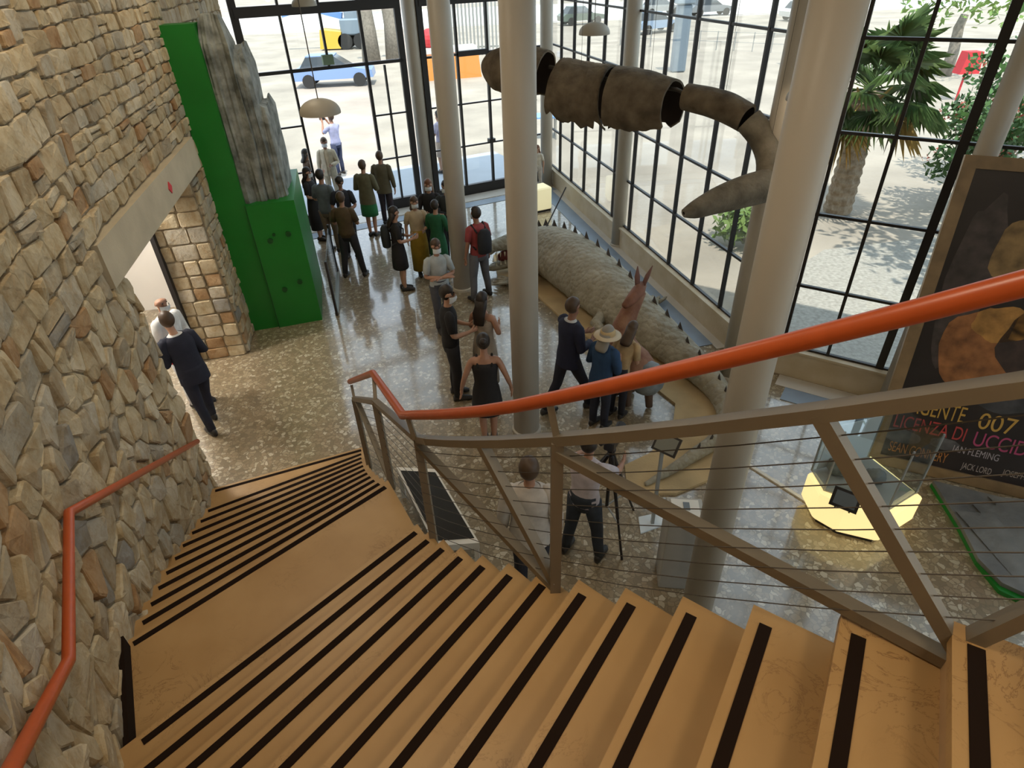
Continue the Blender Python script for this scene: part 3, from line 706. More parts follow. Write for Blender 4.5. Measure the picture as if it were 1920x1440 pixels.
# palm
pm = thing('palm_tree', 'stout palm with drooping fan leaves standing on gravel outside the side window', 'palm', (8.25,14.72,-.06))
def ptr(b):
    pts = []; rad = []
    for i in range(26):
        z = 2.7*i/25; pts.append((.03*math.sin(z), .0+.02*z, z)); rad.append((.30 if i%2 else .27)*(1.15-.22*z/2.7)+(.06 if i > 17 and i%2 else 0))
    b.tube(pts, rad, 14)
one('trunk', M['palmtrunk'], ptr, pm)
one('leaf_base', M['dryfrond'], lambda b: [b.tube([(.22*math.cos(a),.22*math.sin(a),1.9+.35*(k%3)),(.42*math.cos(a),.42*math.sin(a),2.15+.35*(k%3))],[.05,.015],5) for k,a in enumerate([i*.7 for i in range(26)])], pm)
def fan(b, base, az, el, ln, fr, droop, rnd):
    d = V(math.cos(az)*math.cos(el), math.sin(az)*math.cos(el), math.sin(el)); e = Vector(base)+d*ln
    b.tube([base, Vector(base)+d*ln*.5+V(0,0,.03), e], [.022,.016,.012], 4)
    s = V(-math.sin(az), math.cos(az), 0); up = s.cross(d)*-1
    for k in range(21):
        a = -1.75+3.5*k/20; l = fr*(1-.18*abs(a)/1.75)*rnd.uniform(.9,1.08)
        q = d*math.cos(a)+s*math.sin(a); w = d*-math.sin(a)+s*math.cos(a)
        m1 = e+q*l*.5+up*.05-V(0,0,droop*.12); t = e+q*l-V(0,0,droop*(.5+.2*rnd.random()))
        b.add([e, m1+w*.035, t, m1-w*.035], [(0,1,2),(0,2,3)])
for k in range(34):
    rnd = random.Random(k); az = k*2.4; el = 1.15-1.75*(k/34)
    one('fan_leaf', M['dryfrond'] if k > 30 else M['frond'], lambda b: fan(b, (0,0,2.65+.25*(1-k/34)), az, el, .75+.35*rnd.random(), .85, .35+.5*(k/34), rnd), pm)
# flowering shrub and bush
def shrub(p, label, r, n, m, mf=None, h=1.0, size=.2, grp='bushes outside the windows'):
    t = thing('shrub', label, 'shrub', (p[0],p[1],-.08), 0, grp)
    rnd = random.Random(int(p[0]*37))
    one('stem', M['trunk'], lambda b: [b.tube([(0,0,0),(math.cos(a)*r*.25,math.sin(a)*r*.25,h*.5),(math.cos(a)*r*.6,math.sin(a)*r*.6,h*1.1)],[.03,.022,.01],5) for a in [i*.9 for i in range(7)]], t)
    one('foliage', m, lambda b: [leafball(b, (math.cos(a)*r*.5, math.sin(a)*r*.5, h*(.7+.5*(k%3)/2)), r*.55, n//6, size, k) for k, a in enumerate([i*1.05 for i in range(6)])], t)
    if mf: one('blossom', mf, lambda b: [leafball(b, (rnd.uniform(-r,r)*.8, rnd.uniform(-r,r)*.8, h*rnd.uniform(.6,1.5)), .1, 10, .09, k) for k in range(34)], t)
shrub((5.35,13.0), 'bright green bush outside the long window behind the tail tip', .75, 620, M['leafl'], None, .55, .22)
shrub((11.2,14.6), 'tall shrub with pink blossom outside the side window, nearest the glass', 1.1, 1300, M['leaf'], M['pinkflower'], 1.7, .2)
shrub((13.4,16.6), 'large flowering shrub outside, farther right behind the other', 1.6, 1500, M['leaf'], M['pinkflower'], 2.2, .24)
shrub((10.3,11.3), 'low leafy branch of a shrub close to the side window', .8, 500, M['leaf'], None, 1.0, .2)
tree((17.5,17.0), 2.2, .2, 'leafy tree at the right edge outside beyond the poster', 2.0, 1400, M['leaf'], .3)
tree((22,33), 2.6, .25, 'broad tree in the yard beyond the palm', 2.6, 900, M['leafl'], .4)
tag(one('red_board', M['red'], lambda b: (b.loft([[V(19.0+x,27,.9+z) for x,z in ((-.4,0),(.4,0),(.3,.8),(-.3,.8))],[V(19.0+x,27.5,.9+z) for x,z in ((-.4,0),(.4,0),(.3,.8),(-.3,.8))]]), b.bar((19,27.25,-.12),(19,27.25,1.0),.06))), 'small red sign board far outside beside the palm leaves', 'sign')
tree((11.6,9.6), 4.4, .22, 'leafy tree close outside at the far right shading the gravel', 3.0, 2600, M['leaf'], .4)
# ------------------------------------------------------------------ pendant lamps
def pendant(p, r, label):
    t = thing('pendant_lamp', label, 'lamp', p, 0, 'dome pendant lamps')
    prof = [(r*math.sin(a), r*.62*math.cos(a)) for a in [PI/2*(1-k/9) for k in range(9)]]
    one('shade', M['lampshade'], lambda b: b.lathe((0,0,0), [(r*1.0,-.02),(r,0)]+prof[1:]+[(.02,r*.62)]+[(.015,r*.6)]+[(q[0]*.96,q[1]*.94-.01) for q in reversed(prof)], 28, False), t, True)
    one('bulb', emis('bulb_%d' % len(bpy.data.materials), (1,.82,.6), 1.2), lambda b: b.sphere((0,0,r*.25),(.06,.06,.08)), t, True)
    one('cord', M['cable'], lambda b: b.tube([(0,0,r*.6),(0,0,CEIL-p[2])], .006, 6), t)
    l = bpy.data.lights.new('pendant_light', 'POINT'); l.energy = 7; l.color = (1,.80,.56); l.shadow_soft_size = .08
    o = bpy.data.objects.new('pendant_light', l); C.objects.link(o); o.location = (p[0],p[1],p[2]-.0)
pendant((-2.06,7.50,4.02), .228, 'dome pendant lamp hanging above the door group, nearest the stairs')
pendant((-3.60,13.45,4.78), .228, 'dome pendant lamp at the top edge in front of the back glazing')
pendant((1.41,10.27,4.44), .228, 'dome pendant lamp above the suspended fossil tail')
pendant((3.28,7.00,4.06), .228, 'dome pendant lamp half hidden by the nearest thick column')

# ------------------------------------------------------------------ green rock stand
gs = thing('rock_display_stand', 'tall green painted stand holding a grey rock slab against the stone wall', 'display stand')
ga = V(-4.64,9.68,0); gu = V(.96,.28,0).normalized(); gv = V(-.201,.98,0).normalized()
one('tall_panel', M['green'], lambda b: b.prism([ga, ga+gu*.46, ga+gu*.46+gv*.35, ga+gv*.35-gu*.05], 0, 4.78), gs)
bx0 = ga+gu*.46
fb = one('front_box', M['green'], lambda b: b.prism([bx0-gv*.04, bx0+gu*.76-gv*.02, bx0+gu*.70+gv*1.9, bx0+gv*1.9], 0, 2.24), gs)
for u_, z_ in ((.24,1.62),(.55,1.70),(.32,1.72),(.26,.72),(.54,.82)): one('hole', M['greend'], lambda b: b.tube([bx0+gu*u_-gv*.035+V(0,0,z_), bx0+gu*u_-gv*.06+V(0,0,z_)], .045 if u_ != .32 else .025, 14), fb)
one('seam', M['greend'], lambda b: b.box(bx0-gv*.045+V(0,0,1.12), (.012,.01,2.24), (gu, gv, V(0,0,1))), gs)
def rockcol(b, u0, u1, s0, s1, zt, seed):
    rows = []; m_ = 44
    per = [(u0+(u1-u0)*k/12, s0) for k in range(13)]+[(u1, s0+(s1-s0)*k/10) for k in range(1, 11)]+[(u1-(u1-u0)*k/3, s1) for k in range(1, 4)]+[(u0, s1-(s1-s0)*k/4) for k in range(1, 4)]
    cu_, cs_ = (u0+u1)/2, (s0+s1)/2
    for j in range(m_+1):
        f = j/m_; z = 2.2+(zt-2.2)*f; row = []; sh = 1-.35*max(0, f-.86)/.14
        for (u, q) in per:
            d = noise.noise(V(u*9+seed, q*4, z*.45))*.09+noise.noise(V(u*22+seed, q*9, z*.9))*.05+noise.noise(V(u*3, q*2, z*1.6+seed))*.04
            uu, qq = cu_+(u-cu_)*sh*(1+d*.6), cs_+(q-cs_)*sh
            row.append(ga+gu*(uu+(d*.5 if u >= u1-.01 else 0))+gv*(qq-(d if q <= s0+.01 else 0))+V(0,0,z+(noise.noise(V(u*6,q*3,seed))*.12 if f > .8 else 0)))
        rows.append(row)
    b.loft(rows)
for u0, u1, s0, s1, zt, sd_ in ((.44,.80,.10,.95,4.86,1.0), (.70,.95,.16,1.2,4.40,4.0), (.86,1.10,.22,1.5,3.62,7.0)): one('rock_slab', M['rock'], lambda b: rockcol(b, u0, u1, s0, s1, zt, sd_), gs)
# glass panel beside it
gp = thing('glass_barrier', 'low clear glass barrier standing beside the green box', 'barrier', (0,0,0))
g0 = V(-3.22,10.15,0); g1 = g0+gv*1.9
one('pane', M['caseglass'], lambda b: b.box((g0+g1)/2+V(0,0,.55), (1.9,.015,1.0), (gv, gu, V(0,0,1))), gp)
one('base_channel', M['steel_grey'], lambda b: b.bar(g0+V(0,0,.03), g1+V(0,0,.03), .07, .06), gp)
for q in (g0, g1): one('post', M['black'], lambda b: b.bar(q+V(0,0,0), q+V(0,0,1.08), .04, .04, V(0,1,0)), gp)

# ------------------------------------------------------------------ crocodile model
SP = [(-.19,11.28),(.49,10.75),(.95,9.64),(1.6,8.5),(2.0,7.7),(2.35,7.0),(2.15,6.35),(1.75,5.95),(1.40,5.75),(1.35,5.25),(1.93,5.22),(2.65,5.55),(3.12,6.6),(3.12,7.9),(3.0,9.0),(2.3,11.6),(1.6,13.4),(.5,13.3),(-.3,12.6)]
tag(one('sand_bed', M['sand'], lambda b: b.prism(SP, 0.0, .035)), 'flat sandy display bed under the crocodile model', 'display bed')
cr = thing('crocodile_model', 'huge beige crocodile model lying on the sand bed with open jaws', 'model')
CP = [(.55,12.02,.36,.80),(.75,11.80,.45,.92),(1.05,11.35,.54,1.0),(1.38,10.70,.58,1.02),(1.68,10.0,.55,.96),(1.98,9.3,.47,.84),(2.30,8.65,.38,.68),(2.60,8.05,.30,.54),(2.84,7.5,.22,.42),(2.97,7.0,.17,.33),(2.93,6.5,.14,.27),(2.66,6.08,.11,.21),(2.28,5.80,.085,.16),(1.92,5.56,.06,.11),(1.58,5.36,.025,.06)]
def smooth_path(P, k=4):
    out = []; n = len(P)
    for i in range(n-1):
        p0, p1, p2, p3 = [np.array(P[max(0,min(n-1,j))], float) for j in (i-1,i,i+1,i+2)]
        for q in range(k):
            t = q/k; out.append(.5*((2*p1)+(-p0+p2)*t+(2*p0-5*p1+4*p2-p3)*t*t+(-p0+3*p1-3*p2+p3)*t**3))
    out.append(np.array(P[-1], float)); return out
CS = smooth_path(CP, 6)
def crocbody(b):
    rings = []
    for i, (x,y,w,h) in enumerate(CS):
        a = CS[min(i+1,len(CS)-1)]; c = CS[max(i-1,0)]; d = V(a[0]-c[0], a[1]-c[1], 0).normalized(); s = V(-d.y, d.x, 0); ring = []
        for k in range(20):
            t = 2*PI*k/20; sx, sz = math.cos(t), math.sin(t)
            zz = .035+h*(.42+(.58*sz if sz > 0 else .42*sz)); ww = w*(abs(sx)**.8)*(1 if sx > 0 else -1)*(1.0 if sz < 0 else 1-.18*sz)
            nz = 1+.05*noise.noise(V(x*3+sx, y*3, sz*2))+(.025 if i % 2 else -.01)
            ring.append(V(x,y,0)+s*ww*nz+V(0,0,max(.036, zz)))
        rings.append(ring)
    b.loft(rings)
one('body', M['croc'], crocbody, cr, True)
for i in range(2, len(CS)-13, 3):     # dorsal scutes
    x,y,w,h = CS[i]; a = CS[i+1]; c = CS[i-1]; d = V(a[0]-c[0], a[1]-c[1], 0).normalized(); s = V(-d.y, d.x, 0)
    for sd_ in ((1,) if i < 42 else (0,)):
        q = V(x,y,h*.985+.03)+s*sd_*w*.36; k = .115-.0006*i
        one('scute', M['crocd'], lambda b: b.add([q+d*k-V(0,0,.06), q+s*k*.45-V(0,0,.05), q-d*k-V(0,0,.06), q-s*k*.45-V(0,0,.05), q-d*k*.3+V(0,0,k*1.15)], [(0,1,4),(1,2,4),(2,3,4),(3,0,4),(3,2,1,0)]), cr)
hd = V(-.95,-.32,0).normalized(); hs = V(-hd.y, hd.x, 0); hb = V(.62,11.98,0)
def jaw(b, z0, z1, th0, th1, w0, w1, ln, knob):
    rings = []
    for k in range(11):
        t = k/10; c = hb+hd*ln*t+V(0,0,z0+(z1-z0)*t); w = w0+(w1-w0)*t**.8; th = th0+(th1-th0)*t
        if knob and t > .82: w *= 1.45; th *= 1.5
        if t > .97: w *= .6; th *= .6
        rings.append([c+hs*w*math.cos(2*PI*j/14)+V(0,0,th*math.sin(2*PI*j/14)) for j in range(14)])
    b.loft(rings)
one('upper_jaw', M['croc'], lambda b: jaw(b, .72, .60, .22, .085, .33, .12, 1.15, True), cr, True)
one('lower_jaw', M['croc'], lambda b: jaw(b, .32, .15, .17, .06, .31, .11, 1.08, False), cr, True)
one('mouth', M['crocm'], lambda b: jaw(b, .50, .36, .20, .10, .25, .07, .85, False), cr, True)
one('cheek', M['croco'], lambda b: b.sphere(hb+hd*.05-hs*.18+V(0,0,.55), (.22,.22,.32)), cr, True)
for t in range(9):
    for sd_ in (-1,1):
        for top in (0,1):
            f = .2+.085*t; q = hb+hd*1.05*f+hs*sd_*(.28-.19*f**.8)
            z_ = (.56-.06*f) if top else (.36-.14*f); e = -.10 if top else .09
            one('tooth', M['tooth'], lambda b: b.tube([q+V(0,0,z_), q+V(0,0,z_+e)], [.02,.003], 6), cr)
for sd_ in (-1,1): one('eye_bump', M['croc'], lambda b: b.sphere(hb+hd*.28+hs*sd_*.15+V(0,0,.90), (.08,.08,.07)), cr, True)
def leg(b, a, kn, ft, r):
    b.tube([a, kn, ft+V(0,0,.10), ft+(ft-kn).normalized()*.12+V(0,0,.05)], [r, r*.72, r*.5, r*.5], 10)
    d = V((ft-kn).x, (ft-kn).y, 0).normalized(); s = V(-d.y, d.x, 0)
    for k in (-1.5,-.5,.5,1.5): b.tube([ft+d*.1+s*k*.05+V(0,0,.08), ft+d*.3+s*k*.11+V(0,0,.07), ft+d*.42+s*k*.13+V(0,0,.045)], [.04,.032,.008], 6)
for a, kn, ft, r in ((V(.78,11.35,.45), V(.45,10.98,.38), V(.12,11.08,.035), .19), (V(1.3,11.75,.45), V(1.6,12.0,.35), V(1.5,12.35,.035), .18), (V(1.75,9.35,.35), V(1.45,8.95,.3), V(1.62,8.72,.035), .14), (V(2.25,9.5,.4), V(2.55,9.6,.3), V(2.65,9.9,.035), .16)):
    one('leg', M['croc'], lambda b: leg(b, a, kn, ft, r), cr, True)
tag(one('spear', M['black'], lambda b: b.tube([(.80,11.72,.95),(1.22,12.1,1.62)], .013, 8)), 'thin dark rod standing up from the crocodile neck', 'rod')
# reddish animal model by the crocodile
bm_ = thing('animal_model', 'reddish brown long-necked animal model with pricked ears beside the crocodile', 'model', (0,0,0))
def an(b):
    P = [(1.86,7.02,.34,.16),(1.80,7.10,.52,.27),(1.70,7.22,.62,.29),(1.62,7.36,.72,.25),(1.58,7.46,.88,.20),(1.63,7.56,1.05,.155),(1.71,7.64,1.22,.125),(1.79,7.72,1.36,.115),(1.86,7.78,1.47,.10)]
    b.tube([p[:3] for p in P], [p[3] for p in P], 14)
one('body', mat('model_hide', (.20,.075,.04), .7, scale=6, col2=(.33,.17,.10), bump=.5, bscale=25), an, bm_, True)
one('head', mat('model_head', (.24,.10,.06), .7, var=.2), lambda b: b.tube([(1.90,7.86,1.52),(1.83,7.74,1.47),(1.70,7.60,1.42),(1.60,7.50,1.38)], [.07,.10,.075,.045], 12), bm_, True)
for dx in (-.06,.08): one('ear', mat('model_ear_%d' % (dx > 0), (.20,.10,.085), .7), lambda b: b.tube([(1.86+dx*.6,7.80,1.54),(1.88+dx,7.84,1.66),(1.91+dx*1.5,7.88,1.80)], [.035,.04,.006], 8, flat=.5), bm_, True)
for x, y in ((1.66,7.0),(1.96,6.95),(1.55,7.28),(1.78,7.34)): one('leg', mat('model_leg', (.16,.10,.07), .7), lambda b: b.tube([(x,y,.45),(x-.02,y+.02,.22),(x,y,.035)], [.09,.06,.05], 8), bm_, True)
one('flank', mat('model_flank', (.22,.25,.27), .7, var=.3, scale=8), lambda b: b.sphere((1.90,7.0,.50), (.25,.24,.26)), bm_, True)

# ------------------------------------------------------------------ suspended fossil tail
hg = thing('suspended_fossil', 'long brown segmented fossil tail hung on wires in front of the windows', 'sculpture')
def shell(b, P, a0, a1, ragged, th=.03, n=22, seed=0):
    pts = smooth_path(P, 5); outer = []; inner = []
    for i, q in enumerate(pts):
        p = V(*q[:3]); r = q[3]; a = V(*pts[min(i+1,len(pts)-1)][:3]); c = V(*pts[max(i-1,0)][:3]); d = (a-c).normalized(); s = d.cross(V(0,0,1)).normalized(); u = s.cross(d)
        ro = []; ri = []
        for k in range(n+1):
            rg = ragged*noise.noise(V(i*.35+seed, 0, 5)); e0, e1 = a0-rg, a1+ragged*noise.noise(V(i*.35+seed, 9, 2)); t = e0+(e1-e0)*k/n
            f = 1+.05*noise.noise(V(p.x*4+math.cos(t)*2, p.y*4+seed, math.sin(t)*2))
            dr = u*math.cos(t)+s*math.sin(t); ro.append(p+dr*r*f); ri.append(p+dr*(r*f-th))
        outer.append(ro); inner.append(ri)
    b.cur = 0; b.loft(outer, False, False); b.cur = 1; b.loft(inner, False, False); b.cur = 0
    for k in (0, n): b.loft([[outer[i][k], inner[i][k]] for i in range(len(pts))], False, False)
    for i in (0, len(pts)-1): b.loft([outer[i], inner[i]], False, False)
def hp(px, py, Y, rpx):
    p = aty(px, py, Y); dep = proj(p)[2]; return (p.x, p.y, p.z, rpx*dep/F_PX)
MB_ = [M['bone'], M['bonei']]; ML_ = [M['bonel'], M['bonei']]
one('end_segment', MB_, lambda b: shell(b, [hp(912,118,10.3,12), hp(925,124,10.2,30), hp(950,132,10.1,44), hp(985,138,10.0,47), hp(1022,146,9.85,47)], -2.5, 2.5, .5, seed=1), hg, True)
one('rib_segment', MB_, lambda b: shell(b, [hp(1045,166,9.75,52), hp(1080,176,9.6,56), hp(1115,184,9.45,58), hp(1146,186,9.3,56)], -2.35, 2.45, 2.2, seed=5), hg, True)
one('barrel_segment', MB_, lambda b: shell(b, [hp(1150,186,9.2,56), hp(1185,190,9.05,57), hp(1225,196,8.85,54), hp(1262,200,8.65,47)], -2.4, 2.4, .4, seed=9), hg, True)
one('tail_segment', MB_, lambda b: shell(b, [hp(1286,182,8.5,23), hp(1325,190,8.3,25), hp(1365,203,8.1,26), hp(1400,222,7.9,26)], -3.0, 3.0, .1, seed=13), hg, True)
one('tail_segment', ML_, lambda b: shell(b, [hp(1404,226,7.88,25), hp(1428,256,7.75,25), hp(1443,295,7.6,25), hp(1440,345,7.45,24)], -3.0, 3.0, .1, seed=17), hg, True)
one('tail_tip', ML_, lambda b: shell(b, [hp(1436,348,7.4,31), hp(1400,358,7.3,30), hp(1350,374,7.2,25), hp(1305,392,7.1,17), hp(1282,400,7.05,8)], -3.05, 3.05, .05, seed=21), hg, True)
one('spine_pipe', M['cable'], lambda b: b.tube([hp(1030,125,9.8,1)[:3], hp(1150,150,9.2,1)[:3], hp(1270,168,8.6,1)[:3], hp(1290,178,8.5,1)[:3]], .025, 8), hg)
for px, py, Y in ((960,90,10.05),(1090,125,9.5),(1220,145,8.85),(1360,180,8.1),(1440,290,7.6)):
    p = aty(px, py, Y); one('hanging_wire', M['cable'], lambda b: b.tube([p, (p.x,p.y,CEIL)], .0025, 5), hg)

# ------------------------------------------------------------------ framed poster board
po = thing('poster_board', 'tall framed film poster with dark artwork leaning behind the glass case', 'poster', (4.47,5.71,0))
pu = V(.894,-.448,0).normalized(); le = math.radians(16); pw = V(.448*math.sin(le), .894*math.sin(le), math.cos(le)); pn = pw.cross(pu)
if pn.y > 0: pn = -pn
PWD, PHT = 2.55, 3.66
def pp(u, v, d=0.0): return pu*u+pw*v+pn*d
def pbox(b, u0, u1, v0, v1, d0, d1): b.box(pp((u0+u1)/2,(v0+v1)/2,(d0+d1)/2), (u1-u0, v1-v0, abs(d1-d0)), (pu, pw, pn))
one('backing', mat('poster_ground', (.022,.016,.016), .35, var=.3, scale=2), lambda b: pbox(b, .05, PWD-.05, .05, PHT-.05, -.04, .0), po)
for a in ((0,.13,0,PHT),(PWD-.13,PWD,0,PHT),(.13,PWD-.13,0,.13),(.13,PWD-.13,PHT-.13,PHT)): one('frame_rail', M['gold'], lambda b: pbox(b, *a, -.05, .035), po)
def blob(nm, col, cu, cv, ru, rv, d, seed, n=26, parent=po, amp=.25):
    def f(b):
        ring = [pp(cu+ru*math.cos(2*PI*k/n)*(1+amp*noise.noise(V(math.cos(2*PI*k/n)*1.5, math.sin(2*PI*k/n)*1.5, seed))), cv+rv*math.sin(2*PI*k/n)*(1+amp*noise.noise(V(math.cos(2*PI*k/n)*1.5+4, math.sin(2*PI*k/n)*1.5, seed))), d) for k in range(n)]
        b.add(ring+[pp(cu,cv,d)], [(k,(k+1)%n,n) for k in range(n)])
    return one(nm, mat('poster_ink_%d' % len(bpy.data.materials), col, .45, var=.45, scale=7), f, parent)
blob('print', (.060,.045,.042), .42, 2.35, .22, 1.0, .002, 2)
blob('print', (.24,.15,.06), .98, 2.74, .50, .42, .003, 5); blob('print', (.13,.085,.03), 1.08, 2.72, .25, .22, .004, 8)
blob('print', (.30,.12,.04), .74, 1.62, .40, .50, .003, 11); blob('print', (.40,.20,.05), .86, 1.95, .28, .2, .004, 12); blob('print', (.05,.03,.025), 1.35, 1.8, .45, .5, .004, 14)
blob('print', (.055,.055,.062), 1.12, 1.12, .30, .17, .0035, 17); blob('print', (.10,.10,.11), .28, .42, .22, .09, .0035, 21); blob('print', (.09,.09,.10), .74, .44, .16, .07, .0035, 23)
blob('print', (.20,.05,.05), 1.9, 2.4, .45, .8, .003, 27); blob('print', (.22,.12,.05), 1.9, 1.2, .4, .4, .003, 29)
def lettering(txt, u, v, h, wid, col, d=.006, slant=0.0):
    cu = bpy.data.curves.new('lettering', 'FONT'); cu.body = txt; cu.size = 1; cu.extrude = 0
    o = bpy.data.objects.new('tmp', cu); C.objects.link(o); dgp = bpy.context.evaluated_depsgraph_get()
    me = bpy.data.meshes.new_from_object(o.evaluated_get(dgp)); bpy.data.objects.remove(o)
    xs = [q.co.x for q in me.vertices]; w = max(xs)-min(xs); x0 = min(xs)
    for q in me.vertices: q.co = pp(u+(q.co.x-x0)/w*wid, v+q.co.y/.7*h+(q.co.x-x0)/w*wid*slant, d)
    me.name = 'lettering'; me.materials.clear(); me.materials.append(mat('ink_%d' % len(bpy.data.materials), col, .5))
    o = bpy.data.objects.new('lettering', me); C.objects.link(o); o.parent = po
lettering('DA', .14, .80, .10, .12, (.25,.05,.03)); lettering('AGENTE', .28, .74, .20, .56, (.50,.30,.06)); lettering('007', .98, .72, .20, .36, (.55,.33,.07))
lettering('LICENZA DI', .17, .52, .17, .74, (.42,.05,.05)); lettering('UCCIDERE', 1.00, .50, .18, .80, (.42,.06,.16))
lettering('IAN FLEMING', .84, .37, .085, .46, (.42,.38,.42)); lettering('SEAN CONNERY', .20, .20, .13, .62, (.42,.17,.04))
lettering('JACK LORD', .98, .185, .08, .30, (.42,.36,.34)); lettering('JOSEPH WISEMAN', 1.38, .22, .075, .55, (.36,.30,.26))

# ------------------------------------------------------------------ glass display case with lit yellow base
dc = thing('display_case', 'glass display case with a glowing yellow faceted base in front of the poster', 'display case')
base = [at(1513,905,.3), at(1520,965,.06), at(1560,1000,.06), at(1642,1020,.06), at(1702,985,.06), at(1690,915,.2)]
BP = [V(3.36,5.06,0), V(3.34,4.72,0), V(3.52,4.50,0), V(3.90,4.34,0), V(4.42,4.62,0), V(4.20,5.30,0)]
def yb(b): 
    c_ = sum((p for p in BP), V(0,0,0))/6
    b.loft([[c_+(p-c_)*k+V(0,0,z) for p in BP] for k, z in ((.90,.05),(1.0,.10),(1.0,.42),(.97,.45))])
one('lit_base', M['yellowlit'], yb, dc)
one('foot', M['black'], lambda b: b.prism([sum((p for p in BP), V(0,0,0))/6*(.15)+p*.85 for p in BP], 0, .05), dc)
TP = [V(3.40,5.08,0), V(3.40,4.76,0), V(3.92,4.42,0), V(4.36,4.66,0), V(4.14,5.28,0)]
one('shelf', M['greyplinth'], lambda b: b.prism([p for p in TP], .452, .47), dc)
for a, e in zip(TP, TP[1:]+TP[:1]):
    d_ = (e-a).normalized(); one('pane', M['caseglass'], lambda b: b.box((a+e)/2+V(0,0,.88), ((e-a).length, .01, .82), (d_, V(-d_.y,d_.x,0), V(0,0,1))), dc)
one('pane', M['caseglass'], lambda b: b.prism(TP, 1.29, 1.30), dc)
for a in TP: one('corner_post', M['steel_grey'], lambda b: b.bar(a+V(0,0,.46), a+V(0,0,1.3), .016, .016, V(0,1,0)), dc)
one('back_panel', M['panelwhite'], lambda b: b.box((TP[0]+TP[4])/2*1.0+V(0,-.03,.8), (.68,.012,.6), ((TP[4]-TP[0]).normalized(), V(-.2,.98,0).normalized(), V(0,0,1))), dc)
def fossil(p, r, label, m=M['rockd']):
    tag(one('fossil', m, lambda b: b.sphere(p, (r,r*.8,r*.7), 14, 10, lambda d: 1+.35*noise.noise(d*2.2+Vector(p))), None, True), label, 'fossil')
fossil((3.66,5.02,.56), .13, 'grey lumpy fossil at the back left of the display case', M['rock'])
fossil((3.78,4.62,.55), .11, 'dark fossil lump at the front of the display case')
fossil((3.98,4.85,.56), .12, 'dark fossil lump at the right of the display case')
sc = thing('label_screen', 'small black framed screen tilted on the yellow case rim', 'screen', (3.44,4.44,.56), math.radians(-38))
scx = (V(1,0,0), V(0,.86,-.5), V(0,.5,.86))
one('frame', M['black'], lambda b: b.box((0,0,.08),(.27,.03,.21), scx), sc); one('display', M['screen'], lambda b: b.box(V(0,0,.085)-scx[1]*.015,(.21,.012,.15), scx), sc)
for x in (-.07,.07): one('leg', M['black'], lambda b: b.bar((x,.02,.0),(x,.06,-.12),.016), sc)
# rock platform on the floor
RP = [(5.0,5.2),(4.90,4.5),(4.80,4.05),(4.84,3.75),(5.0,3.60),(5.8,3.3),(6.8,3.4),(7.0,4.05),(6.4,4.5)]
rp = thing('rock_platform', 'dark grey rock slab with a green edge on the floor by the poster', 'platform')
def rpf(b):
    b.prism(RP, .03, .10)
    for k in range(7):
        a = V(5.0+.25*k, 3.7+.1*(k%3), .1); b.add([a, a+V(.35,.1,.02), a+V(.3,.9,.05), a+V(-.05,1.0,.02)], [(0,1,2,3)])
one('rock', M['rockd'], rpf, rp); one('edge', M['green'], lambda b: b.prism([(p[0]+(p[0]-5.9)*.004, p[1]+(p[1]-4.2)*.004) for p in RP[:3]]+[(4.80,3.70),(4.97,3.53),(5.78,3.24)]+RP[6:], 0, .05), rp)
tag(one('floor_strip', M['paleplastic'], lambda b: b.bar(at(1398,868,.01), at(1512,940,.01), .045, .02)), 'thin white strip lying on the floor towards the glowing case', 'strip')

# ------------------------------------------------------------------ lectern, plinth, black glass table, small lit box
lc = thing('info_stand', 'slim metal information stand with a dark tilted panel on glass base', 'stand', (1.55,4.78,0))
one('base', M['panelwhite'], lambda b: b.prism([(-.16,-.14),(.16,-.02),(.14,.16),(-.14,.10)], 0, .02), lc)
one('pole', M['steel_grey'], lambda b: b.bar((0,0,.02),(.0,.02,1.12),.035,.035,V(0,1,0)), lc)
ax = (V(.75,-.66,0).normalized(), V(.45,.5,.74).normalized(), None); ay = ax[0].cross(ax[1]).normalized()
pnl = one('panel', M['black'], lambda b: b.box((.04,.03,1.18), (.27,.21,.02), (ax[0], ay.cross(ax[0]), ay)), lc)
one('sheet', mat('info_sheet', (.20,.21,.19), .4), lambda b: b.box(V(.04,.03,1.18)+(ay if ay.z > 0 else -ay)*.012, (.22,.165,.004), (ax[0], ay.cross(ax[0]), ay)), lc)
pt = thing('grey_plinth', 'grey box plinth with a small framed card, beside the nearest column', 'plinth', (1.62,4.06,0), math.radians(-8))
one('box', M['greyplinth'], lambda b: b.box((0,0,.5),(.34,.32,1.0),bevel=.008), pt)
one('card', M['paleplastic'], lambda b: b.box((.0,.0,1.008),(.26,.24,.012)), pt); one('print', M['screen'], lambda b: b.box((.01,.03,1.017),(.06,.10,.004)), pt)
tb = thing('black_glass_table', 'white framed black glass table standing beside the stair landing', 'table')
T4 = [V(-1.42,5.42,0), V(-.95,5.36,0), V(-.40,4.22,0), V(-.86,4.20,0)]
one('frame', M['paleplastic'], lambda b: b.loft([[p*k+V(0,0,z)+c_*(1-k) for p in T4] for k, z, c_ in ((1,.36,V(-.9,4.8,0)),(1,.45,V(-.9,4.8,0)))]), tb)
one('table_top', M['blackglass'], lambda b: b.prism([V(-.9,4.8,0)+(p-V(-.9,4.8,0))*.89 for p in T4], .45, .456), tb)
for p in T4: one('leg', M['paleplastic'], lambda b: b.bar(V(-.9,4.8,0)+(p-V(-.9,4.8,0))*.92, V(-.9,4.8,.37)+(p-V(-.9,4.8,0))*.92, .05, .05, V(0,1,0)), tb)
yb_ = thing('yellow_box', 'small pale yellow lit box standing by the far glazed corner', 'display box', (.86,15.5,0), math.radians(25))
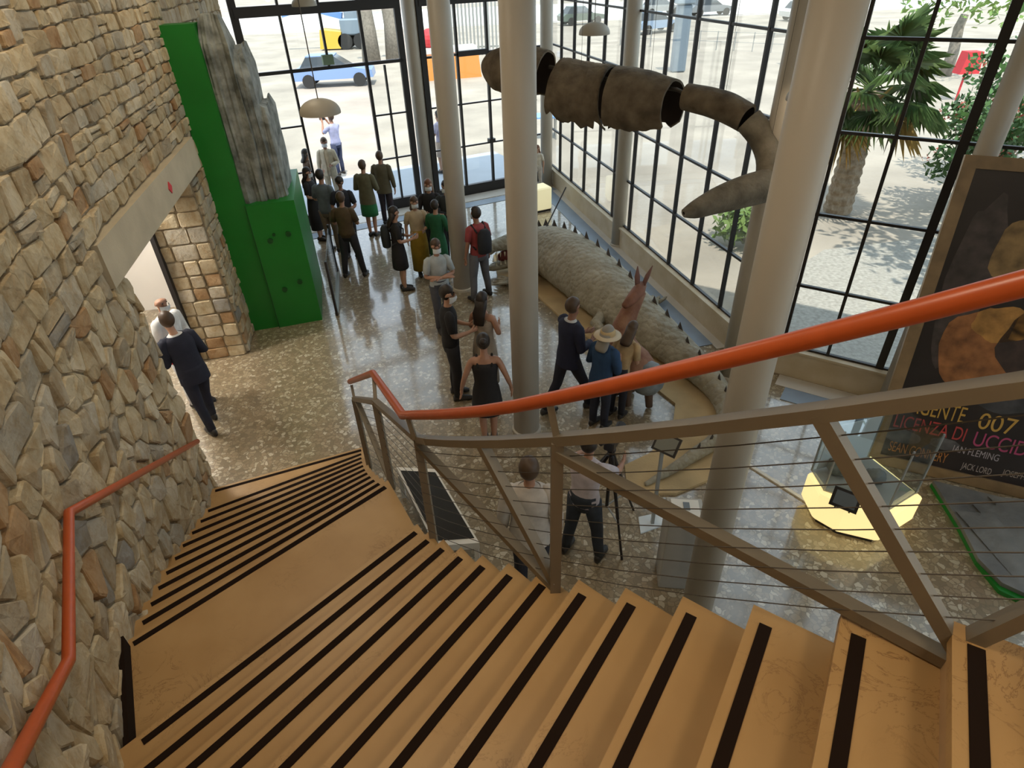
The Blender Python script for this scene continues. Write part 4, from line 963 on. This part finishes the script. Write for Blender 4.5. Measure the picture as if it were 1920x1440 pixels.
one('body', emis('lit_cream', (1.0,.90,.55), .35), lambda b: b.box((0,0,.33),(.55,.45,.56),bevel=.03), yb_); one('foot', M['black'], lambda b: b.box((0,0,.025),(.5,.4,.05)), yb_)

# ------------------------------------------------------------------ people
BODIES = []
ARM = {  # elbow, wrist (right side; x is mirrored for the left), palm direction
 'down': ((.235,-.02,1.14), (.25,.05,.90), (.0,.05,-1)),
 'out': ((.27,-.04,1.16), (.33,.03,.93), (.1,.1,-1)),
 'hold': ((.25,.02,1.13), (.10,.27,1.10), (-.35,.9,.2)),
 'cross': ((.25,.07,1.13), (-.04,.23,1.14), (-1,.15,.1)),
 'face': ((.27,.16,1.22), (.10,.30,1.46), (-.3,.5,.9)),
 'fwd': ((.24,.14,1.14), (.20,.38,1.06), (-.1,1,.0)),
 'hip': ((.36,-.06,1.20), (.19,.05,1.02), (-.8,.4,-.3)),
 'reach': ((.26,.22,1.22), (.22,.46,1.14), (-.1,1,.05)),
}
def ell(c, rx, ry, n=16, lean=0.0):
    return [V(c[0]+rx*math.cos(2*PI*k/n), c[1]+ry*math.sin(2*PI*k/n), c[2]) for k in range(n)]
def person(label, x, y, h, face, top, low, arms=('down','down'), legs='stand', hair='dark', hairlen='short', skin=0, mask=False, kind='trousers', sleeve='short', lean=0.0, headturn=0.0, nod=0.0, jacket=None, shoe=None, group=None, bald=False, z=0.0, z_low=None, blouse=None):
    k = h/1.75
    t = thing('person', label, 'person', (x, y, z), -math.radians(face), group); t.scale = (k,k,k)
    sm = SK[skin]
    def ln(p): p = Vector(p); return V(p.x, p.y+lean*max(0, p.z-.9), p.z-abs(lean)*.12*max(0, p.z-.9))
    ft = {'stand': ((.10,.02),(-.10,.0)), 'wide': ((.20,.04),(-.19,-.03)), 'walk': ((.09,.30),(-.09,-.30)), 'stride': ((.09,.18),(-.10,-.16)), 'close': ((.065,.02),(-.065,.0))}[legs]
    vs, es, rd = [], [], []
    def vert(p, r, par=None):
        vs.append(tuple(p)); rd.append(r)
        if par is not None: es.append((par, len(vs)-1))
        return len(vs)-1
    pel = vert((0,0,.95), .105); sp = vert(ln((0,-.01,1.10)), .10, pel); ch = vert(ln((0,0,1.30)), .115, sp); nb = vert(ln((0,0,1.45)), .062, ch); nk = vert(ln((0,.012,1.52)), .050, nb)
    HC = ln((0,.02,1.645)); ca, sa = math.cos(headturn), math.sin(headturn); cn, sn = math.cos(nod), math.sin(nod)
    def hd_(p):            # head-local to body-local
        p = V(p[0], p[1]*cn+p[2]*sn, -p[1]*sn+p[2]*cn); return HC+V(p.x*ca+p.y*sa, -p.x*sa+p.y*ca, p.z)
    jw = vert(hd_((0,.012,-.055)), .062, nk); hc = vert(hd_((0,0,.01)), .083, jw); vert(hd_((0,-.012,.06)), .070, hc)
    vert(hd_((0,.098,-.015)), .013, hc); vert(hd_((0,.065,-.095)), .026, jw)
    for s in (1,-1): vert(hd_((s*.084,0,-.01)), .014, hc)
    armp = []
    for s, a in zip((1,-1), arms):
        E_, W_, D_ = [Vector(q) for q in ARM[a]]; sh = vert(ln((s*.165,0,1.405)), .058, ch); e = ln((E_.x*s,E_.y,E_.z)); w = ln((W_.x*s,W_.y,W_.z)); d = V(D_.x*s, D_.y, D_.z).normalized()
        ev = vert(e, .040, sh); fm = vert(e.lerp(w,.45), .038, ev); wv = vert(w, .026, fm); pm_ = vert(w+d*.075, .030, wv)
        side = d.cross(V(1,0,0) if abs(d.x) < .8 else V(0,0,1)).normalized(); cup = d.cross(side)
        for j, (o_, l_) in enumerate(((-.033,.066),(-.011,.078),(.011,.074),(.033,.058))):
            b0 = w+d*.105+side*o_; f1 = vert(b0, .0105, pm_); f2 = vert(b0+d*l_*.55+cup*.006, .0095, f1); vert(b0+d*l_+cup*.022, .008, f2)
        th = vert(w+d*.05-side*.042, .012, wv); vert(w+d*.088-side*.058+cup*.012, .010, th)
        armp.append((ln((s*.165,0,1.405)), e, w))
    legp = []
    for s, f in zip((1,-1), ft):
        hp_ = V(s*.092,0,.90); an_ = V(f[0],f[1],.085); bend = .05 if legs in ('walk','stride') else .025
        kn = hp_.lerp(an_,.53)+V(0,bend,0)
        a = vert(hp_, .088, pel); b_ = vert(kn, .058, a); c_ = vert(kn.lerp(an_,.4)+V(0,-.012,0), .054, b_); d_ = vert(an_, .036, c_); e_ = vert(an_+V(0,.04,-.045), .036, d_); vert(an_+V(0,.15,-.055), .028, e_)
        legp.append((hp_, kn, an_))
    me = bpy.data.meshes.new('body'); me.from_pydata(vs, es, []); me.materials.append(sm)
    bo = bpy.data.objects.new('body', me); C.objects.link(bo); bo.parent = t
    sk = bo.modifiers.new('skin', 'SKIN'); sk.use_smooth_shade = True; sk.branch_smoothing = .4
    for i, r in enumerate(rd): me.skin_vertices[0].data[i].radius = (r, r)
    for i in range(len(vs)): me.skin_vertices[0].data[i].use_root = (i == 0)
    sb = bo.modifiers.new('subsurf', 'SUBSURF'); sb.levels = 1; sb.render_levels = 1
    BODIES.append(bo)
    # clothes
    tm, lm = cloth(top), cloth(low)
    hipz = 1.0 if kind in ('trousers','shorts') else 1.0
    def torso(b, grow=1.0, z0=.90, flare=1.0):
        prof = [(z0,.170*flare,.115*flare),(.98,.172,.118),(1.06,.152,.108),(1.18,.160,.112),(1.30,.182,.122),(1.38,.192,.112),(1.425,.175,.092),(1.455,.105,.075),(1.475,.068,.062)]
        b.loft([[ln(p) for p in ell((0,-.005,z_), rx*grow, ry*grow)] for z_, rx, ry in prof])
    def sleeves(b, grow=1.0, full=False):
        for sh, e, w in armp:
            ins = V(-sh.x*.36,0,.012); P = [sh+ins, sh+ins*.35, sh+V(0,0,-.012), sh.lerp(e,.35), sh.lerp(e,.8)]; R_ = [.040,.060,.070,.066,.058]
            if full: P = [sh+ins, sh+ins*.35, sh+V(0,0,-.012), sh.lerp(e,.35), e, e.lerp(w,.5), e.lerp(w,.93)]; R_ = [.040,.062,.072,.066,.056,.050,.042]
            b.tube(P, [r*grow for r in R_], 12)
    def shirt(b):
        torso(b, 1.0, .88 if kind != 'skirt' else .97)
        if sleeve != 'none': sleeves(b, 1.0, sleeve == 'long')
    if kind == 'dress':
        zl = z_low or .55
        def dress(b):
            if sleeve == 'none': prof = [(zl,.215,.165),(.75,.205,.155),(.95,.178,.128),(1.06,.150,.108),(1.18,.158,.112),(1.28,.172,.118),(1.36,.150,.100)]
            else: prof = [(zl,.215,.165),(.75,.205,.155),(.95,.178,.128),(1.06,.150,.108),(1.18,.158,.112),(1.30,.182,.12),(1.38,.19,.112),(1.43,.17,.09),(1.46,.095,.07)]
            b.loft([[ln(p) for p in ell((0,-.003,z_), rx, ry)] for z_, rx, ry in prof])
            if sleeve != 'none': sleeves(b, 1.0, sleeve == 'long')
            else:
                for s in (1,-1): b.tube([ln((s*.09,.09,1.33)), ln((s*.10,.03,1.452)), ln((s*.09,-.09,1.33))], .016, 6)
        one('dress', tm, dress, t, True)
        if blouse: one('top', cloth(blouse), lambda b: torso(b, 1.03, 1.02), t, True)
    else:
        one('shirt', tm, shirt, t, True)
        if kind == 'skirt': one('skirt', lm, lambda b: b.loft([ell((0,0,z_), rx, ry) for z_, rx, ry in ((z_low or .52,.20,.155),(.7,.20,.15),(.92,.178,.125),(1.04,.152,.11))]), t, True)
        else:
            short = kind == 'shorts'
            def trousers(b):
                b.loft([ell((0,-.004,z_), rx, ry) for z_, rx, ry in ((.80,.12,.10),(.88,.168,.116),(.96,.170,.117),(1.03,.157,.112))])
                for hp_, kn, an_ in legp:
                    if short: b.tube([hp_+V(0,0,.02), hp_.lerp(kn,.5), kn.lerp(hp_,.05)], [.102,.09,.082], 12)
                    else: b.tube([hp_+V(0,0,.02), hp_.lerp(kn,.5), kn, kn.lerp(an_,.45)+V(0,-.012,0), an_+V(0,0,.0)], [.102,.086,.070,.064,.056], 12)
            one('trousers', lm, trousers, t, True)
    if jacket:
        def jk(b):
            prof = [(.80,.195,.140),(.95,.190,.135),(1.08,.170,.122),(1.20,.176,.124),(1.32,.197,.132),(1.40,.203,.120),(1.44,.17,.10),(1.465,.10,.078)]
            rings = []
            for z_, rx, ry in prof:   # open at the front
                rings.append([ln((rx*math.cos(a), -.006+ry*math.sin(a), z_)) for a in [PI/2+.28+(2*PI-.56)*q/19 for q in range(20)]])
            b.loft(rings, False, False); sleeves(b, 1.12, True)
        one('jacket', cloth(jacket), jk, t, True)
    sc_ = cloth(shoe) if shoe else M['shoe']
    for hp_, kn, an_ in legp: one('shoe', sc_, lambda b: b.loft([[V(an_.x+w_*math.cos(2*PI*q/10), an_.y+y_+.0, max(0.004, zc+hz*math.sin(2*PI*q/10))) for q in range(10)] for y_, w_, zc, hz in ((-.075,.028,.045,.04),(-.05,.042,.055,.055),(.02,.046,.055,.055),(.10,.050,.040,.04),(.16,.046,.032,.032),(.20,.022,.025,.022))]), t, True)
    # hair, mask, eyes
    if not bald:
        def hairf(b):
            def q(d):
                fr_ = d.y > .25 and d.z < .42
                return .86 if fr_ else (1.0+.03*noise.noise(d*6))
            b2 = MB(); b2.sphere((0,0,0), (.090,.106,.112), 18, 12, q); b.add([hd_((v_[0], v_[1]-.014, v_[2]+.024)) for v_ in b2.v], b2.f)
            if hairlen in ('long','mid'):
                zz = 1.30 if hairlen == 'long' else 1.43
                b.loft([[hd_((p.x, p.y, p.z)) for p in ell((0,-.045,.02),.095,.075)], [hd_((p.x,p.y,p.z)) for p in ell((0,-.06,-.09),.095,.062)], [ln(p) for p in ell((0,-.105,1.47),.105,.05)], [ln(p) for p in ell((0,-.125,zz),.085,.035)]])
            if hairlen == 'bun': b3 = MB(); b3.sphere((0,-.12,.07), .05, 10, 8); b.add([hd_(v_) for v_ in b3.v], b3.f)
        one('hair', HAIR[hair], hairf, t, True)
    if mask: one('mask', M['mask'], lambda b: b.loft([[hd_((.074*math.sin(a), .030+rr*math.cos(a), zz)) for a in [-1.35+2.7*q/10 for q in range(11)]] for zz, rr in ((-.015,.088),(-.045,.092),(-.085,.078),(-.108,.05))], False, False), t, True)
    one('eyes', M['eye'], lambda b: [b.sphere(hd_((s*.033,.074,.018)), (.012,.010,.008), 8, 6) for s in (1,-1)], t, True)
    return t
def wpt(t, p): # point in a person's frame to world
    k = t.scale[0]; a = t.rotation_euler[2]; return V(t.location[0]+k*(p[0]*math.cos(a)-p[1]*math.sin(a)), t.location[1]+k*(p[0]*math.sin(a)+p[1]*math.cos(a)), t.location[2]+k*p[2])
def backpack(t, col, label):
    o = thing('backpack', label, 'backpack', tuple(wpt(t,(0,0,0))), t.rotation_euler[2]); o.scale = t.scale
    m = cloth(col)
    one('bag', m, lambda b: b.loft([[V(p.x, p.y, p.z) for p in ell((0,-.215,z_), rx, ry)] for z_, rx, ry in ((.98,.09,.05),(1.0,.135,.085),(1.2,.14,.095),(1.36,.125,.08),(1.42,.07,.04))]), o, True)
    for s in (1,-1): one('strap', m, lambda b: b.tube([(s*.10,-.14,1.36),(s*.12,.0,1.475),(s*.13,.135,1.35),(s*.14,.11,1.15),(s*.13,-.12,1.05)], .016, 6), o)
def held(t, p, size, m, name, label, cat, tilt=0.0):
    q = wpt(t, p); a = t.rotation_euler[2]
    o = MB(); o.box((0,0,0), size, (V(math.cos(a),math.sin(a),0), V(-math.sin(a)*math.cos(tilt),math.cos(a)*math.cos(tilt),math.sin(tilt)), V(math.sin(a)*math.sin(tilt),-math.cos(a)*math.sin(tilt),math.cos(tilt))), min(size)*.2)
    tag(o.build(name, m, None, False, q), label, cat)

NAVY, BLK, WHT = (.012,.014,.030), (.014,.012,.013), (.66,.66,.66)
# doorway pair
p = person('man in dark navy suit bending towards a bald man in the stone doorway', -4.30, 6.92, 1.80, -50, WHT, NAVY, ('hold','hold'), 'stride', 'brown', 'short', 0, False, 'trousers', 'long', .22, 0, .25, NAVY)
held(p, (.0,.40,1.02), (.16,.05,.24), M['red'], 'folder', 'small red folder held by the navy-suited man in the doorway', 'folder', .3)
person('bald man in white shirt and white trousers standing in the stone doorway', -4.74, 7.50, 1.82, 110, (.74,.74,.73), (.74,.75,.78), ('hold','down'), 'stand', 'grey', 'short', 1, True, 'trousers', 'long', 0, 0, .1, None, None, None, True)
# group by the open door, left
person('woman with long dark hair in black patterned dress beside the green box', -4.42, 14.0, 1.68, 100, BLK, BLK, ('hold','hold'), 'close', 'dark', 'long', 0, True, 'dress', 'short', z_low=.30)
person('man in grey-blue shirt and beige-brown trousers with back to the stairs', -3.92, 13.25, 1.82, 15, (.13,.16,.19), (.16,.12,.09), ('hold','hold'), 'stand', 'dark', 'short', 1, False)
p = person('man photographing outside the open door in a lavender blue shirt', -5.05, 19.4, 1.78, -55, (.40,.42,.62), (.035,.045,.09), ('face','face'), 'stand', 'brown', 'short', 1)
held(p, (0,.40,1.58), (.15,.12,.10), M['black'], 'camera', 'small black camera held up by the man in lavender shirt outside', 'camera')
person('person with a navy blue mask and cream jacket standing in the open doorway', -4.62, 16.6, 1.72, 170, (.55,.47,.33), (.45,.40,.30), ('down','hold'), 'stand', 'brown', 'short', 2, True, jacket=(.50,.45,.34))
person('dark-haired person in brown top beside the one in cream at the open door', -4.95, 15.9, 1.62, 60, (.10,.055,.035), (.05,.04,.04), ('hold','down'), 'stand', 'dark', 'mid', 1)
person('dark-clad man looking down behind the man in brown jacket', -3.46, 13.0, 1.74, 175, (.02,.02,.03), BLK, ('hold','hold'), 'stand', 'dark', 'short', 2, False, nod=.4)
person('man in brown shirt and dark trousers seen from behind near the glass barrier', -3.20, 11.85, 1.76, 5, (.095,.060,.030), (.022,.022,.028), ('hold','hold'), 'wide', 'brown', 'short', 1, False, sleeve='short')
person('woman in khaki jacket and green skirt facing the open door', -3.18, 14.1, 1.76, 10, (.11,.10,.05), (.02,.16,.05), ('hold','hold'), 'close', 'brown', 'short', 1, False, 'skirt', 'long', jacket=(.12,.11,.06))
person('man in dark brown jacket standing just behind the woman in green skirt', -2.92, 14.9, 1.74, 5, (.10,.08,.05), (.03,.022,.03), ('down','hold'), 'stand', 'brown', 'short', 1, False, sleeve='long', jacket=(.10,.085,.05))
# centre group
p = person('woman in black dress with long dark hair holding a phone', -2.08, 11.12, 1.68, 75, BLK, BLK, ('hold','hold'), 'close', 'dark', 'long', 0, False, 'dress', 'short', z_low=.52)
backpack(p, (.018,.02,.022), 'black backpack worn by the woman in black dress')
held(p, (0,.33,1.14), (.07,.13,.012), M['black'], 'phone', 'phone held by the woman in black dress with backpack', 'phone', .4)
person('woman in cream blouse and long mustard skirt wearing a mask', -1.78, 11.85, 1.62, 165, (.46,.36,.24), (.30,.19,.015), ('down','hold'), 'close', 'brown', 'mid', 0, True, 'skirt', 'short', z_low=.12)
person('person in a long green coat with back to the stairs', -1.37, 11.70, 1.58, 20, (.012,.10,.040), (.012,.10,.040), ('hold','hold'), 'close', 'dark', 'short', 1, False, 'dress', 'long', z_low=.30)
person('masked woman in black top with auburn hair behind the green coat', -1.58, 12.75, 1.68, 175, BLK, BLK, ('hold','hold'), 'stand', 'red', 'long', 0, True, sleeve='long')
person('masked man in dark clothes half behind the slim column', -1.18, 12.35, 1.76, 190, (.022,.026,.028), (.03,.03,.035), ('cross','cross'), 'stand', 'dark', 'short', 0, True, sleeve='long')
p = person('bearded man in pale grey T-shirt with folded arms and mask', -1.16, 9.45, 1.68, 160, (.40,.43,.43), (.06,.06,.07), ('cross','cross'), 'stand', 'brown', 'short', 1, True)
p = person('masked man in black polo and black trousers with clasped hands', -.84, 7.42, 1.82, 80, (.010,.009,.010), (.012,.011,.013), ('hold','hold'), 'stand', 'dark', 'short', 0, True, headturn=.5)
person('woman with long black hair and open-backed grey dress', -.37, 7.50, 1.66, 30, (.33,.27,.21), (.3,.25,.2), ('hold','hold'), 'close', 'dark', 'long', 1, False, 'dress', 'none', z_low=.25)
person('woman in sleeveless short black dress seen from behind with hair bun', -.33, 6.34, 1.68, -2, BLK, BLK, ('out','out'), 'close', 'dark', 'bun', 1, False, 'dress', 'none', z_low=.56)
p = person('man in red polo shirt and grey trousers standing with legs apart', -.52, 10.62, 1.78, -35, (.30,.050,.052), (.105,.105,.115), ('down','down'), 'wide', 'dark', 'short', 2, True)
backpack(p, (.014,.014,.018), 'black backpack worn by the man in the red polo')
# by the crocodile
p = person('man in navy suit and white shirt striding towards the crocodile', .78, 6.98, 1.78, 62, WHT, (.012,.012,.022), ('hold','fwd'), 'walk', 'brown', 'short', 2, False, 'trousers', 'long', .05, .0, .1, (.014,.016,.040))
person('person in blue jacket with straw hat standing beside the suited man', 1.17, 6.58, 1.56, 45, (.03,.05,.10), (.014,.016,.03), ('hold','hold'), 'stand', 'grey', 'mid', 1, False, 'trousers', 'long', .12, 0, .3, (.016,.050,.12))
ht = thing('straw_hat', 'beige straw hat worn by the person in blue jacket', 'hat', (1.235,6.645,1.44), 0)
one('crown', M['sand'], lambda b: b.lathe((0,0,0), [(.10,0),(.099,.05),(.09,.075),(.02,.082)], 20), ht, True); one('brim', M['curb'], lambda b: b.lathe((0,0,0), [(.10,.012),(.175,.0),(.175,-.008),(.10,.0)], 24), ht, True)
p = person('person in sandy top and dark trousers crouching over beside the reddish animal model', 1.45, 6.80, 1.42, 40, (.42,.29,.15), (.012,.013,.022), ('hold','hold'), 'stand', 'brown', 'mid', 0, False, 'trousers', 'short', .45, 0, .4)
# below the balustrade
p = person('cameraman in pale lilac T-shirt and dark jeans behind a tripod', .69, 4.38, 1.66, 32, (.50,.44,.46), (.022,.028,.040), ('reach','reach'), 'wide', 'dark', 'short', 1, False, lean=.06)
person('balding man in pale linen shirt seen from behind under the balustrade', .12, 3.93, 1.82, 5, (.50,.45,.40), (.02,.02,.028), ('down','down'), 'stand', 'brown', 'short', 1, False, sleeve='long', jacket=(.52,.47,.42))
# outside
person('man in lavender shirt and beige shorts standing outside the back glazing', -1.86, 19.2, 1.76, -60, (.58,.52,.66), (.55,.42,.34), ('hold','hold'), 'stand', 'dark', 'short', 0, False, 'shorts')
person('small auburn-haired person in pale top near the far glazed corner', .93, 17.05, 1.22, 200, (.68,.62,.52), (.60,.55,.50), ('hold','down'), 'stride', 'red', 'mid', 0, False)

# camera on tripod
tr = thing('tripod', 'black video tripod with spread legs in front of the cameraman', 'tripod', (1.00,4.74,0))
for a in (math.radians(-75), math.radians(35), math.radians(165)):
    one('leg', M['black'], lambda b: (b.tube([(.03*math.cos(a),.03*math.sin(a),1.12),(.28*math.cos(a),.28*math.sin(a),.45)],[.022,.018],8), b.tube([(.28*math.cos(a),.28*math.sin(a),.45),(.46*math.cos(a),.46*math.sin(a),.0)],[.012,.014],8)), tr)
    one('spreader', M['steel_grey'], lambda b: b.bar((0,0,.38),(.30*math.cos(a),.30*math.sin(a),.40),.014), tr)
one('centre_column', M['black'], lambda b: b.tube([(0,0,.36),(0,0,1.20)], .02, 10), tr); one('pan_head', M['black'], lambda b: b.sphere((0,0,1.20), (.05,.05,.045)), tr)
one('pan_handle', M['black'], lambda b: b.tube([(0,0,1.2),(-.22,-.18,1.08)], .011, 8), tr)
vc = thing('video_camera', 'black video camera mounted on the tripod', 'camera', (1.00,4.74,1.245), math.radians(-30))
one('body', M['black'], lambda b: b.box((0,.02,.07),(.11,.26,.13),bevel=.015), vc); one('lens', M['black'], lambda b: b.tube([(0,.14,.08),(0,.27,.08)], [.04,.055], 14), vc)
one('viewfinder', M['black'], lambda b: b.tube([(-.03,-.1,.13),(-.05,-.2,.16)], .022, 10), vc); one('handle', M['black'], lambda b: b.tube([(0,-.06,.13),(0,-.05,.18),(0,.1,.18),(0,.12,.13)], .012, 8), vc)

# bake the bodies into plain meshes
bpy.context.view_layer.update()
_dg = bpy.context.evaluated_depsgraph_get()
_new = [(o, bpy.data.meshes.new_from_object(o.evaluated_get(_dg))) for o in BODIES]
for o, me in _new:
    o.modifiers.clear(); o.data = me; me.name = 'body'
    for q in me.polygons: q.use_smooth = True
